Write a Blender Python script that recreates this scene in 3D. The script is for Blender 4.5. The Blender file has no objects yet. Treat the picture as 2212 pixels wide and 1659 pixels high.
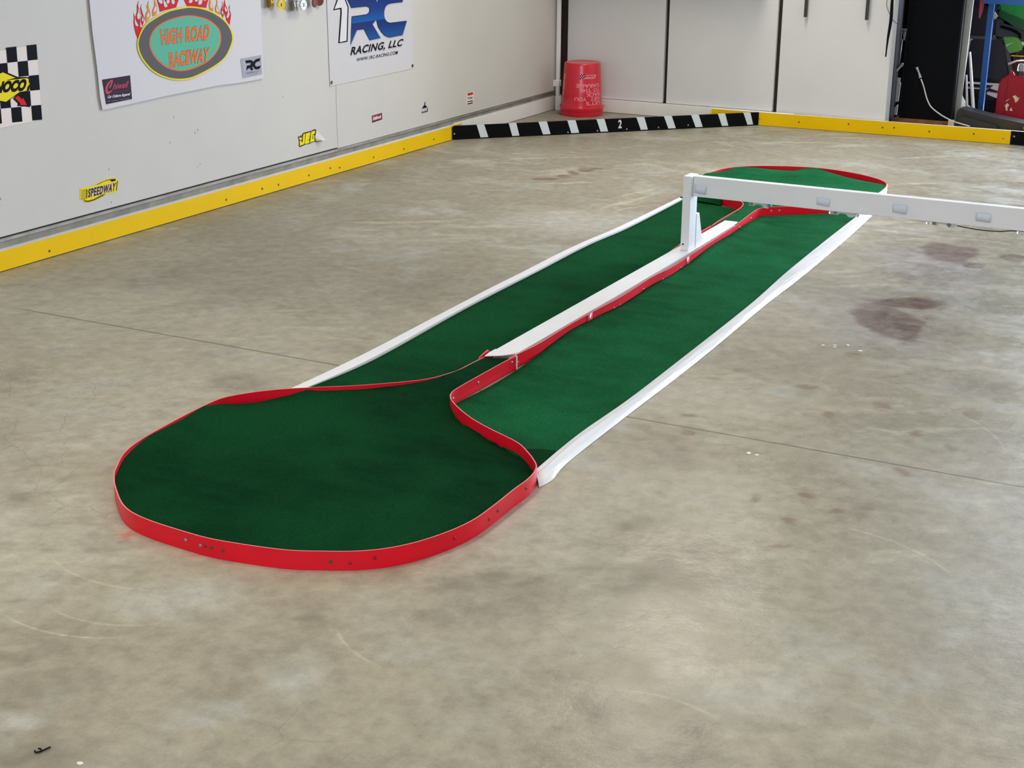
import bpy, bmesh, math, random
from mathutils import Vector, Matrix, noise
from mathutils.geometry import delaunay_2d_cdt

SC = bpy.context.scene
COL = SC.collection

# ------------------------------------------------------------------ camera
CAM_H = 1.6
cam_d = bpy.data.cameras.new('camera')
cam_d.sensor_width = 36.0
cam_d.lens = 36.0 * 3244.55 / 2212.0
cam_d.clip_start = 0.05
cam_d.clip_end = 200
cam = bpy.data.objects.new('camera', cam_d)
COL.objects.link(cam)
pitch, yaw, roll = 0.326780, -0.478025, 0.00710946
cy, sy, cp, sp = math.cos(yaw), math.sin(yaw), math.cos(pitch), math.sin(pitch)
fw = Vector((sy * cp, cy * cp, -sp))
rt0 = Vector((cy, -sy, 0))
up0 = rt0.cross(fw)
rt = math.cos(roll) * rt0 + math.sin(roll) * up0
up = -math.sin(roll) * rt0 + math.cos(roll) * up0
rot = Matrix((rt, up, -fw)).transposed()
cam.matrix_world = Matrix.Translation((0, 0, CAM_H)) @ rot.to_4x4()
SC.camera = cam

# ------------------------------------------------------------------ view, world, lights
SC.view_settings.view_transform = 'Standard'
SC.view_settings.look = 'None'
SC.view_settings.exposure = 0.0
SC.view_settings.gamma = 1.0
SC.view_settings.use_curve_mapping = False
SC.cycles.use_denoising = True
SC.cycles.max_bounces = 5
SC.cycles.diffuse_bounces = 3
SC.cycles.glossy_bounces = 3
SC.cycles.use_adaptive_sampling = True
SC.cycles.adaptive_threshold = 0.03
SC.cycles.caustics_reflective = False
SC.cycles.caustics_refractive = False
SC.cycles.sample_clamp_indirect = 6.0

world = bpy.data.worlds.new('overcast_sky')
SC.world = world
world.use_nodes = True
world.node_tree.nodes['Background'].inputs[0].default_value = (0.72, 0.84, 1.0, 1)
world.node_tree.nodes['Background'].inputs[1].default_value = 1.2


def area(name, loc, target, sx, sy_, power, color):
    d = bpy.data.lights.new(name, 'AREA')
    d.shape = 'RECTANGLE'
    d.size, d.size_y = sx, sy_
    d.energy = power
    d.color = color
    o = bpy.data.objects.new(name, d)
    COL.objects.link(o)
    o.location = loc
    o.rotation_euler = (Vector(target) - Vector(loc)).to_track_quat('-Z', 'Y').to_euler()
    return o


WARM = (1.0, 0.94, 0.86)
DAY = (0.77, 0.85, 1.0)
# strip lights on the ceiling
for lx, ly, e in [(-2.7, 2.6, 30), (-2.9, 7.9, 46), (1.2, 2.6, 30), (1.2, 7.4, 32)]:
    lamp = area('ceiling_strip_light', (lx, ly, 3.1), (lx, ly, 0), 0.5, 2.4, e, WARM)
    lamp.data.spread = math.radians(135)
# daylight through the open door behind the camera
area('door_daylight_front', (0.6, -4.9, 1.3), (-0.8, 4, 0.6), 4.8, 2.4, 200, DAY)
# daylight through the open door of the rear bay
area('door_daylight_rear', (0.5, 12.9, 1.25), (-0.4, 6, 0.1), 3.0, 2.3, 820, (0.65, 0.76, 1.0))


# ------------------------------------------------------------------ helpers
def lin(c):
    c = c / 255.0
    return c / 12.92 if c <= 0.04045 else ((c + 0.055) / 1.055) ** 2.4


def rgb(r, g, b, k=1.0):
    return (min(lin(r) * k, 0.9), min(lin(g) * k, 0.9), min(lin(b) * k, 0.9), 1)


MATS = {}


def mat(name, col, rough=0.5, metal=0.0, var=0.0, vscale=6.0, bump=0.0, bscale=60.0, spec=0.5, coat=0.0, trans=0.0, sheen=0.0, ior=None):
    if name in MATS:
        return MATS[name]
    m = bpy.data.materials.new(name)
    m.use_nodes = True
    nt = m.node_tree
    b = nt.nodes['Principled BSDF']
    b.inputs['Base Color'].default_value = col
    b.inputs['Roughness'].default_value = rough
    b.inputs['Metallic'].default_value = metal
    b.inputs['Specular IOR Level'].default_value = spec
    b.inputs['Coat Weight'].default_value = coat
    b.inputs['Transmission Weight'].default_value = trans
    if ior:
        b.inputs['IOR'].default_value = ior
    if sheen:
        b.inputs['Sheen Weight'].default_value = sheen
    tc = nt.nodes.new('ShaderNodeTexCoord')
    if var:
        n = nt.nodes.new('ShaderNodeTexNoise')
        n.inputs['Scale'].default_value = vscale
        n.inputs['Detail'].default_value = 6
        nt.links.new(tc.outputs['Object'], n.inputs['Vector'])
        r = nt.nodes.new('ShaderNodeMapRange')
        r.inputs[1].default_value = 0.3
        r.inputs[2].default_value = 0.7
        r.inputs[3].default_value = 1 - var
        r.inputs[4].default_value = 1 + var
        nt.links.new(n.outputs['Fac'], r.inputs[0])
        mx = nt.nodes.new('ShaderNodeMix')
        mx.data_type = 'RGBA'
        mx.blend_type = 'MULTIPLY'
        mx.inputs[0].default_value = 1
        mx.inputs[6].default_value = col
        nt.links.new(r.outputs[0], mx.inputs[7])
        nt.links.new(mx.outputs[2], b.inputs['Base Color'])
    if bump:
        n = nt.nodes.new('ShaderNodeTexNoise')
        n.inputs['Scale'].default_value = bscale
        n.inputs['Detail'].default_value = 4
        nt.links.new(tc.outputs['Object'], n.inputs['Vector'])
        bp = nt.nodes.new('ShaderNodeBump')
        bp.inputs['Strength'].default_value = bump
        bp.inputs['Distance'].default_value = 0.003
        nt.links.new(n.outputs['Fac'], bp.inputs['Height'])
        nt.links.new(bp.outputs[0], b.inputs['Normal'])
    MATS[name] = m
    return m


def put(o, parent=None):
    COL.objects.link(o)
    if parent is not None:
        o.parent = parent
        o.matrix_parent_inverse = parent.matrix_world.inverted() if False else Matrix.Translation(-Vector(parent.location))
    return o


class MB:
    """collects shapes into ONE mesh object"""

    def __init__(s):
        s.bm = bmesh.new()
        s.mi = 0

    def mark(s, fs):
        for f in fs:
            f.material_index = s.mi
        return fs

    def box(s, x0, x1, y0, y1, z0, z1, M=None, bev=0.0):
        v = [Vector((x, y, z)) for x in (x0, x1) for y in (y0, y1) for z in (z0, z1)]
        if M is not None:
            v = [M @ p for p in v]
        v = [s.bm.verts.new(p) for p in v]
        idx = [(0, 1, 3, 2), (4, 6, 7, 5), (0, 4, 5, 1), (2, 3, 7, 6), (0, 2, 6, 4), (1, 5, 7, 3)]
        fs = s.mark([s.bm.faces.new([v[i] for i in q]) for q in idx])
        if bev:
            es = list({e for f in fs for e in f.edges})
            r = bmesh.ops.bevel(s.bm, geom=es, offset=bev, segments=2, affect='EDGES', profile=0.5)
            for f in r['faces']:
                f.material_index = s.mi
        return fs

    def prism(s, pts, off, M=None):
        """closed polygon of 3D points, pushed along the vector off"""
        off = Vector(off)
        a = [Vector(p) for p in pts]
        b = [p + off for p in a]
        if M is not None:
            a = [M @ p for p in a]
            b = [M @ p for p in b]
        a = [s.bm.verts.new(p) for p in a]
        b = [s.bm.verts.new(p) for p in b]
        n = len(a)
        fs = [s.bm.faces.new(a[::-1]), s.bm.faces.new(b)]
        for i in range(n):
            fs.append(s.bm.faces.new((a[i], a[(i + 1) % n], b[(i + 1) % n], b[i])))
        return s.mark(fs)

    def flat(s, pts):
        f = s.bm.faces.new([s.bm.verts.new(p) for p in pts])
        return s.mark([f])

    def tube(s, path, r, seg=10, caps=True):
        path = [Vector(p) for p in path]
        rs = r if isinstance(r, (list, tuple)) else [r] * len(path)
        rings = []
        for i, p in enumerate(path):
            t = (path[min(i + 1, len(path) - 1)] - path[max(i - 1, 0)]).normalized()
            u = t.cross(Vector((0, 0, 1)))
            if u.length < 1e-3:
                u = t.cross(Vector((0, 1, 0)))
            u.normalize()
            w = t.cross(u)
            rings.append([s.bm.verts.new(p + rs[i] * (math.cos(a) * u + math.sin(a) * w)) for a in [2 * math.pi * k / seg for k in range(seg)]])
        fs = []
        for a, b in zip(rings, rings[1:]):
            for k in range(seg):
                f = s.bm.faces.new((a[k], a[(k + 1) % seg], b[(k + 1) % seg], b[k]))
                f.smooth = True
                fs.append(f)
        if caps:
            fs.append(s.bm.faces.new(rings[0][::-1]))
            fs.append(s.bm.faces.new(rings[-1]))
        return s.mark(fs)

    def lathe(s, prof, c=(0, 0, 0), seg=48, M=None, smooth=True, closed=True):
        c = Vector(c)
        rings = []
        for r, z in prof:
            ring = []
            for k in range(seg):
                a = 2 * math.pi * k / seg
                p = Vector((r * math.cos(a), r * math.sin(a), z))
                if M is not None:
                    p = M @ p
                ring.append(s.bm.verts.new(c + p))
            rings.append(ring)
        fs = []
        for a, b in zip(rings, rings[1:]):
            for k in range(seg):
                f = s.bm.faces.new((a[k], a[(k + 1) % seg], b[(k + 1) % seg], b[k]))
                f.smooth = smooth
                fs.append(f)
        if closed:
            fs.append(s.bm.faces.new(rings[0][::-1]))
            fs.append(s.bm.faces.new(rings[-1]))
        return s.mark(fs)

    def ball(s, c, r, sc=(1, 1, 1), seg=12):
        g = bmesh.ops.create_uvsphere(s.bm, u_segments=seg, v_segments=max(6, seg // 2), radius=r,
                                      matrix=Matrix.Translation(Vector(c)) @ Matrix.Diagonal((sc[0], sc[1], sc[2], 1)))
        fs = {f for v in g['verts'] for f in v.link_faces}
        for f in fs:
            f.smooth = True
        return s.mark(list(fs))

    def ribbon(s, path, z0, z1, th, edge_mi=None, flare=None):
        """upright strip along a plan path; z0/z1 numbers or lists; the cut top edge may take another slot"""
        n = len(path)
        z0 = z0 if isinstance(z0, (list, tuple)) else [z0] * n
        z1 = z1 if isinstance(z1, (list, tuple)) else [z1] * n
        rows = []
        for i in range(n):
            a = Vector(path[max(i - 1, 0)])
            b = Vector(path[min(i + 1, n - 1)])
            t = (b - a).normalized()
            nn = Vector((-t.y, t.x)) * th / 2
            p = Vector(path[i])
            fl = flare[i] if flare else 0.0
            q = p + nn.normalized() * fl
            rows.append([s.bm.verts.new((p.x + nn.x, p.y + nn.y, z0[i])), s.bm.verts.new((q.x + nn.x, q.y + nn.y, z1[i])),
                         s.bm.verts.new((q.x - nn.x, q.y - nn.y, z1[i])), s.bm.verts.new((p.x - nn.x, p.y - nn.y, z0[i]))])
        for a, b in zip(rows, rows[1:]):
            for k in range(4):
                f = s.bm.faces.new((a[k], b[k], b[(k + 1) % 4], a[(k + 1) % 4]))
                f.material_index = edge_mi if (k == 1 and edge_mi is not None) else s.mi
                f.smooth = (k != 1)
        for f in (s.bm.faces.new(rows[0]), s.bm.faces.new(rows[-1][::-1])):
            f.material_index = edge_mi if edge_mi is not None else s.mi

    def build(s, name, mats, parent=None, tri=False):
        bmesh.ops.recalc_face_normals(s.bm, faces=s.bm.faces)
        for e in s.bm.edges:
            if len(e.link_faces) == 2 and e.calc_face_angle(0) > 0.65:
                e.smooth = False
        if tri:
            bmesh.ops.triangulate(s.bm, faces=[f for f in s.bm.faces if len(f.verts) > 4])
        me = bpy.data.meshes.new(name)
        s.bm.to_mesh(me)
        s.bm.free()
        for m in (mats if isinstance(mats, (list, tuple)) else [mats]):
            me.materials.append(m)
        return put(bpy.data.objects.new(name, me), parent)


def tag(o, label, cat, group=None, kind=None):
    o['label'] = label
    o['category'] = cat
    if group:
        o['group'] = group
    if kind:
        o['kind'] = kind
    return o


def struct(o):
    o['kind'] = 'structure'
    return o


def thing(name, label, cat, loc, group=None):
    o = bpy.data.objects.new(name, None)
    o.empty_display_size = 0.05
    o.location = loc
    COL.objects.link(o)
    return tag(o, label, cat, group)


def copy_tree(o, parent=None):
    c = o.copy()
    COL.objects.link(c)
    if parent is not None:
        c.parent = parent
    for ch in o.children:
        copy_tree(ch, c)
    return c


def smooth_path(pts, step=0.015, closed=False):
    """Catmull-Rom through the points (any dimension), evenly sampled"""
    P = [Vector(p) for p in pts]
    n = len(P)
    out = []
    rng = range(n if closed else n - 1)
    for i in rng:
        if closed:
            p0, p1, p2, p3 = P[(i - 1) % n], P[i], P[(i + 1) % n], P[(i + 2) % n]
        else:
            p0, p1, p2, p3 = P[max(i - 1, 0)], P[i], P[i + 1], P[min(i + 2, n - 1)]
        k = max(2, int((p2 - p1).length / step))
        for j in range(k):
            t = j / k
            out.append(0.5 * ((2 * p1) + (p2 - p0) * t + (2 * p0 - 5 * p1 + 4 * p2 - p3) * t * t + (3 * p1 - p0 - 3 * p2 + p3) * t ** 3))
    if not closed:
        out.append(P[-1].copy())
    return out


def text_mesh(s, bold=0.0, shear=0.0, spacing=1.0):
    """letters as (verts in 0..1 x 0..1 of the line's box, faces)"""
    cu = bpy.data.curves.new('lettering', 'FONT')
    cu.body = s
    cu.offset = bold
    cu.shear = shear
    cu.space_character = spacing
    cu.resolution_u = 4
    ob = bpy.data.objects.new('lettering', cu)
    COL.objects.link(ob)
    dg = bpy.context.evaluated_depsgraph_get()
    me = bpy.data.meshes.new_from_object(ob.evaluated_get(dg))
    bpy.data.objects.remove(ob)
    vs = [v.co.copy() for v in me.vertices]
    fs = [tuple(p.vertices) for p in me.polygons]
    bpy.data.meshes.remove(me)
    x0 = min(v.x for v in vs)
    x1 = max(v.x for v in vs)
    top = 0.729 if s.upper() == s else max(v.y for v in vs)
    return [((v.x - x0) / (x1 - x0), v.y / top) for v in vs], fs


def text_on(s, fn, name, m, parent, bold=0.0, shear=0.0, spacing=1.0):
    vs, fs = text_mesh(s, bold, shear, spacing)
    me = bpy.data.meshes.new(name)
    me.from_pydata([fn(u, v) for u, v in vs], [], fs)
    me.materials.append(m)
    return put(bpy.data.objects.new(name, me), parent)


def quad_fn(q, to3):
    """q: bottom-left, bottom-right, top-right, top-left in plane coordinates"""
    bl, br, tr, tl = [Vector(p) for p in q]

    def fn(u, v):
        p = bl * (1 - u) * (1 - v) + br * u * (1 - v) + tr * u * v + tl * (1 - u) * v
        return to3(p.x, p.y)
    return fn

# ------------------------------------------------------------------ materials
K = 1.45     # paint is lighter than it photographs in the room's light
M_wall = mat('wall_paint', rgb(189, 185, 177, 1.28), 0.6, spec=0.2, var=0.02, vscale=2.5, bump=0.05, bscale=220)
M_panel = mat('panel_paint', rgb(188, 187, 185, 1.5), 0.5, var=0.025, vscale=2.0)
M_white = mat('white_paint', rgb(205, 203, 198, K), 0.45, var=0.03, vscale=8)
M_gate = mat('gate_paint', rgb(208, 207, 222, K), 0.45, var=0.02, vscale=8)
M_pvc = mat('white_pvc', rgb(212, 212, 210, K), 0.35, var=0.02, vscale=9)
M_yellow = mat('yellow_board', rgb(210, 170, 4, 1.4), 0.5, var=0.03, vscale=5, spec=0.12)
M_black = mat('black_board', rgb(6, 6, 9, 1.0), 0.55, spec=0.12)
M_red = mat('red_vinyl', rgb(200, 14, 34, 1.4), 0.36, var=0.06, vscale=7, spec=0.28)
M_rededge = mat('vinyl_cut_edge', rgb(226, 120, 122, 1.3), 0.5)
M_screw = mat('screw_steel', rgb(150, 150, 158, 1.2), 0.35, metal=0.8)
M_dark_screw = mat('dark_screw', rgb(84, 68, 34), 0.6)
M_green_screw = mat('painted_screw', rgb(140, 18, 28), 0.5)
M_sill = mat('bare_concrete', rgb(120, 117, 106, 1.3), 0.85, var=0.22, vscale=14, bump=0.4, bscale=90)
M_wooddark = mat('dark_stud', rgb(45, 28, 22, 1.1), 0.7, var=0.3, vscale=12)
M_sillpaint = mat('sill_paint', rgb(160, 156, 146, 1.3), 0.8, var=0.2, vscale=10)
M_shadowline_bay = mat('shadow_line_and_bay', rgb(40, 36, 32), 0.8)
M_ceiling = mat('ceiling_paint', rgb(205, 203, 196, 1.3), 0.8)
M_wood = mat('brown_wood', rgb(120, 78, 45, 1.2), 0.6, var=0.2, vscale=20)
M_blkplastic = mat('black_plastic', rgb(34, 34, 36, 1.1), 0.45)
M_felt = mat('black_felt', rgb(14, 15, 18, 1.0), 0.95, var=0.3, vscale=160, spec=0.1)
M_alu = mat('aluminium', rgb(150, 149, 142, 1.2), 0.5, metal=0.35, var=0.08, vscale=5)
M_blue = mat('blue_steel', rgb(28, 84, 150, 1.3), 0.4)
M_green = mat('green_plastic_body', rgb(30, 130, 45, 1.3), 0.25, coat=0.4)
M_lime = mat('lime_plastic', rgb(85, 150, 50, 1.3), 0.3, coat=0.3)
M_tire = mat('tyre_rubber', rgb(28, 27, 28), 0.8, bump=0.5, bscale=30)
M_rust = mat('dirty_engine', rgb(70, 52, 46, 1.1), 0.7, var=0.4, vscale=30, bump=0.6, bscale=40)
M_canred = mat('red_metal_can', rgb(146, 20, 34, 1.1), 0.4, spec=0.3, var=0.05, vscale=6)
M_clear = mat('clear_plastic', (0.86, 0.88, 0.9, 1), 0.08, trans=0.75, ior=1.45)
M_frost = mat('frosted_plastic', rgb(190, 195, 190, 1.2), 0.3)
M_cord = mat('white_cord', rgb(196, 192, 186, 1.2), 0.45)
M_paper = mat('paper_tag', rgb(198, 203, 220, 1.35), 0.7)
M_bucket = mat('red_bucket_plastic', rgb(190, 24, 42, 1.35), 0.3, coat=0.25)
M_bucket_print = mat('pale_bucket_print', rgb(226, 130, 140, 1.3), 0.45)
M_gold = mat('gold_metal', rgb(205, 165, 60, 1.4), 0.22, metal=0.9)
M_gold_face = mat('gold_face', rgb(205, 180, 70, 1.3), 0.35, metal=0.45)
M_silver = mat('silver_metal', rgb(190, 190, 184, 1.3), 0.2, metal=0.9)
M_silver_face = mat('silver_face', rgb(178, 178, 168, 1.3), 0.4, metal=0.4)
M_bronze = mat('bronze_metal', rgb(105, 58, 50, 1.3), 0.35, metal=0.6)
M_ink_dark = mat('engraved_dark', rgb(70, 60, 35), 0.6)


def ink(name, r, g, b, k=1.4, rough=0.45):
    return mat('print_' + name, rgb(r, g, b, k), 0.6, spec=0.08)


I_black = ink('black', 5, 5, 9, 1.0)
I_navy = ink('navy', 22, 40, 92)
I_blue = ink('blue', 18, 74, 140)
I_grey = ink('grey', 86, 84, 84)
I_teal = ink('teal', 86, 160, 134)
I_orange = ink('orange', 222, 100, 52)
I_red = ink('red', 186, 36, 40)
I_dred = ink('dark_red', 140, 30, 50)
I_rose = ink('rose', 170, 70, 85)
I_yellow = ink('yellow', 222, 192, 30)
I_gold = ink('gold', 205, 130, 40)
I_cream = ink('cream', 205, 195, 188)
I_sheet = ink('sheet', 190, 186, 186)
I_vinyl = ink('vinyl', 184, 181, 180)
I_lilac = ink('lilac', 150, 148, 158)
I_plum = ink('plum', 52, 40, 52)
I_purple = ink('purple', 50, 14, 58)
I_olive = ink('olive', 88, 70, 10)
I_brown = ink('brown_line', 120, 66, 50)
I_white = ink('white', 196, 194, 194)
I_ltgrey = ink('light_grey', 160, 158, 166)

# blue lettering that runs from navy to a lighter blue down its height, as it is printed
def gradient_blue():
    m = bpy.data.materials.new('print_blue_gradient')
    m.use_nodes = True
    nt = m.node_tree
    b = nt.nodes['Principled BSDF']
    b.inputs['Roughness'].default_value = 0.55
    b.inputs['Specular IOR Level'].default_value = 0.1
    tc = nt.nodes.new('ShaderNodeTexCoord')
    sx = nt.nodes.new('ShaderNodeSeparateXYZ')
    nt.links.new(tc.outputs['Object'], sx.inputs[0])
    rp = nt.nodes.new('ShaderNodeValToRGB')
    mr = nt.nodes.new('ShaderNodeMapRange')
    mr.inputs[1].default_value = 0.69
    mr.inputs[2].default_value = 0.95
    nt.links.new(sx.outputs['Z'], mr.inputs[0])
    nt.links.new(mr.outputs[0], rp.inputs[0])
    cr = rp.color_ramp
    cr.elements[0].position = 0.0
    cr.elements[0].color = rgb(14, 82, 146, 1.3)
    cr.elements[1].position = 1.0
    cr.elements[1].color = rgb(22, 36, 92, 1.3)
    for p, c in ((0.30, rgb(22, 48, 106, 1.3)), (0.455, rgb(24, 40, 96, 1.3)), (0.46, rgb(14, 82, 150, 1.3)), (0.70, rgb(20, 52, 118, 1.3))):
        e = cr.elements.new(p)
        e.color = c
    nt.links.new(rp.outputs[0], b.inputs['Base Color'])
    return m


M_gradblue = gradient_blue()


# ------------------------------------------------------------------ node helper for floor and turf
class NT:
    def __init__(s, name):
        s.m = bpy.data.materials.new(name)
        s.m.use_nodes = True
        s.nt = s.m.node_tree
        s.b = s.nt.nodes['Principled BSDF']
        s.pos = s.nt.nodes.new('ShaderNodeTexCoord').outputs['Object']

    def n(s, t, ins=None, **kw):
        nd = s.nt.nodes.new(t)
        for k, v in kw.items():
            setattr(nd, k, v)
        for k, v in (ins or {}).items():
            if hasattr(v, 'is_output'):
                s.nt.links.new(v, nd.inputs[k])
            else:
                nd.inputs[k].default_value = v
        return nd

    def noise(s, scale, detail=5, rough=0.55, vec=None, dist=0.0):
        return s.n('ShaderNodeTexNoise', {'Vector': vec or s.pos, 'Scale': scale, 'Detail': detail, 'Roughness': rough, 'Distortion': dist}, noise_dimensions='2D')

    def rng(s, v, a, b, c=0.0, d=1.0):
        return s.n('ShaderNodeMapRange', {0: v, 1: a, 2: b, 3: c, 4: d}).outputs[0]

    def math(s, op, a, b=0.0, c=0.0):
        return s.n('ShaderNodeMath', {0: a, 1: b, 2: c}, operation=op).outputs[0]

    def mix(s, f, a, b, mode='MIX'):
        return s.n('ShaderNodeMix', {0: f, 6: a, 7: b}, data_type='RGBA', blend_type=mode).outputs[2]


def build_floor():
    import numpy as np
    xs = np.concatenate([[-4.9], np.arange(-4.76, -0.25, 0.0125), [0.3, 1.5, 5.3]])
    ys = np.concatenate([[-5.2, -2.0, 0.5], np.arange(1.55, 6.0, 0.0125), np.arange(6.0, 10.0, 0.02), [10.6, 11.5, 13.2]])
    X, Y = np.meshgrid(xs, ys)
    nx, ny = len(xs), len(ys)

    def perlin(x, y, seed):
        xi = np.floor(x).astype(int); yi = np.floor(y).astype(int)
        xf = x - xi; yf = y - yi

        def grad(ix, iy):
            h = (ix * 374761393 + iy * 668265263 + seed * 974711) & 0x7fffffff
            h = ((h ^ (h >> 13)) * 1274126177) & 0x7fffffff
            return (h ^ (h >> 16)) % 4096 / 4096.0 * 2 * np.pi
        u = xf ** 3 * (xf * (xf * 6 - 15) + 10); v = yf ** 3 * (yf * (yf * 6 - 15) + 10)

        def g(dx, dy):
            a = grad(xi + dx, yi + dy)
            return np.cos(a) * (xf - dx) + np.sin(a) * (yf - dy)
        a = g(0, 0) * (1 - u) + g(1, 0) * u
        b = g(0, 1) * (1 - u) + g(1, 1) * u
        return (a * (1 - v) + b * v) * 1.5

    def fbm(x, y, sc, octv, seed, gain=0.55):
        o = np.zeros_like(x); amp = 1.0; tot = 0
        for k in range(octv):
            o += amp * perlin(x * sc * 2 ** k + 17.3 * k, y * sc * 2 ** k - 9.1 * k, seed + k)
            tot += amp; amp *= gain
        return o / tot

    def ss(v, a, b):
        t = np.clip((v - a) / (b - a), 0, 1)
        return t * t * (3 - 2 * t)
    w1, w2 = fbm(X, Y, 2.2, 5, 11), fbm(X, Y, 2.2, 5, 29)
    w3, w4 = fbm(X, Y, 8.0, 4, 5), fbm(X, Y, 8.0, 4, 71)
    wx, wy = X + 0.25 * w1, Y + 0.25 * w2
    sx_, sy_ = X + 0.06 * w1 + 0.035 * w3, Y + 0.06 * w2 + 0.035 * w4
    L3 = lambda r, g, b: np.array([lin(r) * 1.0, lin(g), lin(b) * 0.965]) * FK
    C = np.broadcast_to(L3(170, 162, 142), X.shape + (3,)).copy()

    def lay(mask, col):
        C[:] = C + np.clip(mask, 0, 1)[..., None] * (L3(*col) - C)
    big = fbm(wx, wy, 0.45, 5, 3)
    lay(0.75 * ss(big, 0.0, 0.35), (178, 173, 158))
    lay(0.75 * ss(-big, 0.0, 0.35), (148, 141, 122))
    lay(0.75 * ss(Y, 4.0, 6.5), (138, 131, 114))               # darker towards the far end
    m1 = fbm(wx, wy, 1.3, 6, 41)
    lay(0.42 * ss(m1, 0.06, 0.42), (140, 130, 111))
    lay(0.45 * ss(-m1, 0.10, 0.45), (186, 182, 166))
    m2 = fbm(wx + 5, wy, 2.6, 6, 57, 0.6)
    lay(0.38 * ss(m2, 0.08, 0.42), (134, 124, 106))
    lay(0.45 * ss(-m2, 0.12, 0.42), (174, 176, 170))
    # trowel sweeps in two directions
    for ang, k, seed, col, s_ in ((0.55, (1.1, 7.5), 83, (196, 190, 168), 0.50), (0.55, (1.4, 9.0), 91, (132, 123, 105), 0.45), (-0.35, (1.2, 8.0), 97, (190, 186, 168), 0.30)):
        u = np.cos(ang) * sx_ + np.sin(ang) * sy_; v = -np.sin(ang) * sx_ + np.cos(ang) * sy_
        st = fbm(u * k[0], v * k[1], 1.5, 5, seed, 0.62)
        gate = ss(fbm(X, Y, 0.9, 3, seed + 7), -0.12, 0.25)
        lay(s_ * ss(st, 0.08, 0.40) * gate, col)
    ca, sa = math.cos(-0.478), math.sin(-0.478)

    def ell(lst, soft, qx, qy):
        m = np.zeros_like(X)
        for x, y, rx, ry in lst:
            dx, dy = qx - x, qy - y
            # long side turned with the sweep of the floor
            u = (ca * dx - sa * dy) / rx; v = (sa * dx + ca * dy) / ry
            d = np.sqrt(u * u + v * v)
            m = np.maximum(m, ss(-d, -(1 + soft), -(1 - soft)))
        return m
    lay(0.55 * ell(ST_halo, 0.75, sx_, sy_), (150, 144, 148))
    lay(0.55 * ell(ST_light, 0.7, wx * .4 + sx_ * .6, wy * .4 + sy_ * .6), (190, 190, 182))
    lay(0.6 * ell(ST_dark, 0.85, sx_, sy_) * (0.55 + 0.6 * ss(w3, -0.3, 0.3)), (126, 117, 101))
    lay(0.8 * ell(ST_tan, 0.2, X + 0.03 * w3, Y + 0.03 * w4), (134, 116, 92))
    br = ell(ST_brown, 0.16, X + 0.035 * w1 + 0.045 * w3, Y + 0.035 * w2 + 0.045 * w4)
    small = [(-3.655, 7.43, 0.075, 0.04), (-3.60, 7.55, 0.035, 0.05), (-3.585, 7.66, 0.03, 0.07), (-3.57, 7.79, 0.05, 0.06), (-3.53, 7.86, 0.04, 0.03)]
    br = np.maximum(br, 0.9 * ell(small, 0.25, X + 0.02 * w3, Y + 0.02 * w4))
    br *= 0.72 + 0.28 * ss(fbm(X, Y, 11, 4, 33), -0.25, 0.2)
    lay(0.95 * br, (108, 88, 77))
    lay(0.6 * ell([(-2.482, 2.658, 0.034, 0.008), (-2.472, 2.652, 0.008, 0.030), (-2.25, 2.643, 0.016, 0.007)], 0.6, X, Y), (200, 84, 62))
    # pale smears of dried compound beyond the track
    for x, y, l, a_ in ((-3.05, 7.35, 0.16, 1.25), (-2.98, 7.22, 0.12, 1.2), (-3.02, 7.02, 0.20, 1.3), (-2.93, 6.95, 0.10, 1.2), (-3.2, 6.7, 0.10, 0.4), (-2.96, 6.62, 0.12, 0.3), (-3.85, 6.05, 0.18, 0.5), (-3.6, 6.25, 0.10, 0.7), (-3.1, 5.9, 0.14, 0.2), (-3.35, 4.55, 0.10, 0.5), (-2.95, 4.35, 0.12, 0.2)):
        dx, dy = X + 0.03 * w3 - x, Y + 0.03 * w4 - y
        u = (math.cos(a_) * dx + math.sin(a_) * dy) / l; v_ = (-math.sin(a_) * dx + math.cos(a_) * dy) / (l * 0.11)
        lay(0.55 * ss(-np.sqrt(u * u + v_ * v_), -1.3, -0.5), (192, 183, 152))
    crack = np.clip(0.15 + 0.6 * ss(fbm(X, Y, 0.8, 3, 19), 0.0, 0.35), 0, 1)
    v = np.stack([X, Y, np.zeros_like(X)], -1).reshape(-1, 3)
    i = np.arange(nx * ny).reshape(ny, nx)
    q = np.stack([i[:-1, :-1], i[:-1, 1:], i[1:, 1:], i[1:, :-1]], -1).reshape(-1, 4)
    # slab sides and underside close the block
    n0 = nx * ny
    cor = [i[0, 0], i[0, -1], i[-1, -1], i[-1, 0]]
    me = bpy.data.meshes.new('floor')
    low = v[cor].copy(); low[:, 2] = -0.12
    vv = np.concatenate([v, low])
    faces = q.tolist() + [[n0 + 3, n0 + 2, n0 + 1, n0]]
    me.from_pydata(vv.tolist(), [], faces)
    at_ = me.color_attributes.new('concrete', 'FLOAT_COLOR', 'POINT')
    col = np.ones((len(vv), 4), dtype=np.float32)
    col[:n0, :3] = C.reshape(-1, 3); col[:n0, 3] = crack.reshape(-1)
    at_.data.foreach_set('color', col.ravel())
    gl = fbm(sx_ * 1.2, sy_ * 3.0, 1.3, 6, 63, 0.62) + 0.5 * fbm(X, Y, 6.0, 4, 67)
    gloss = np.ones((len(vv), 4), dtype=np.float32)
    gloss[:n0, 0] = (0.95 + 0.7 * gl - 0.65 * ss(X + 0.25 * w1, -2.3, -0.9)).clip(0, 1).reshape(-1)
    ag = me.color_attributes.new('sealer', 'FLOAT_COLOR', 'POINT')
    ag.data.foreach_set('color', gloss.ravel())
    me.materials.append(M_floor)
    o = bpy.data.objects.new('floor', me)
    COL.objects.link(o)
    return o


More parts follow.
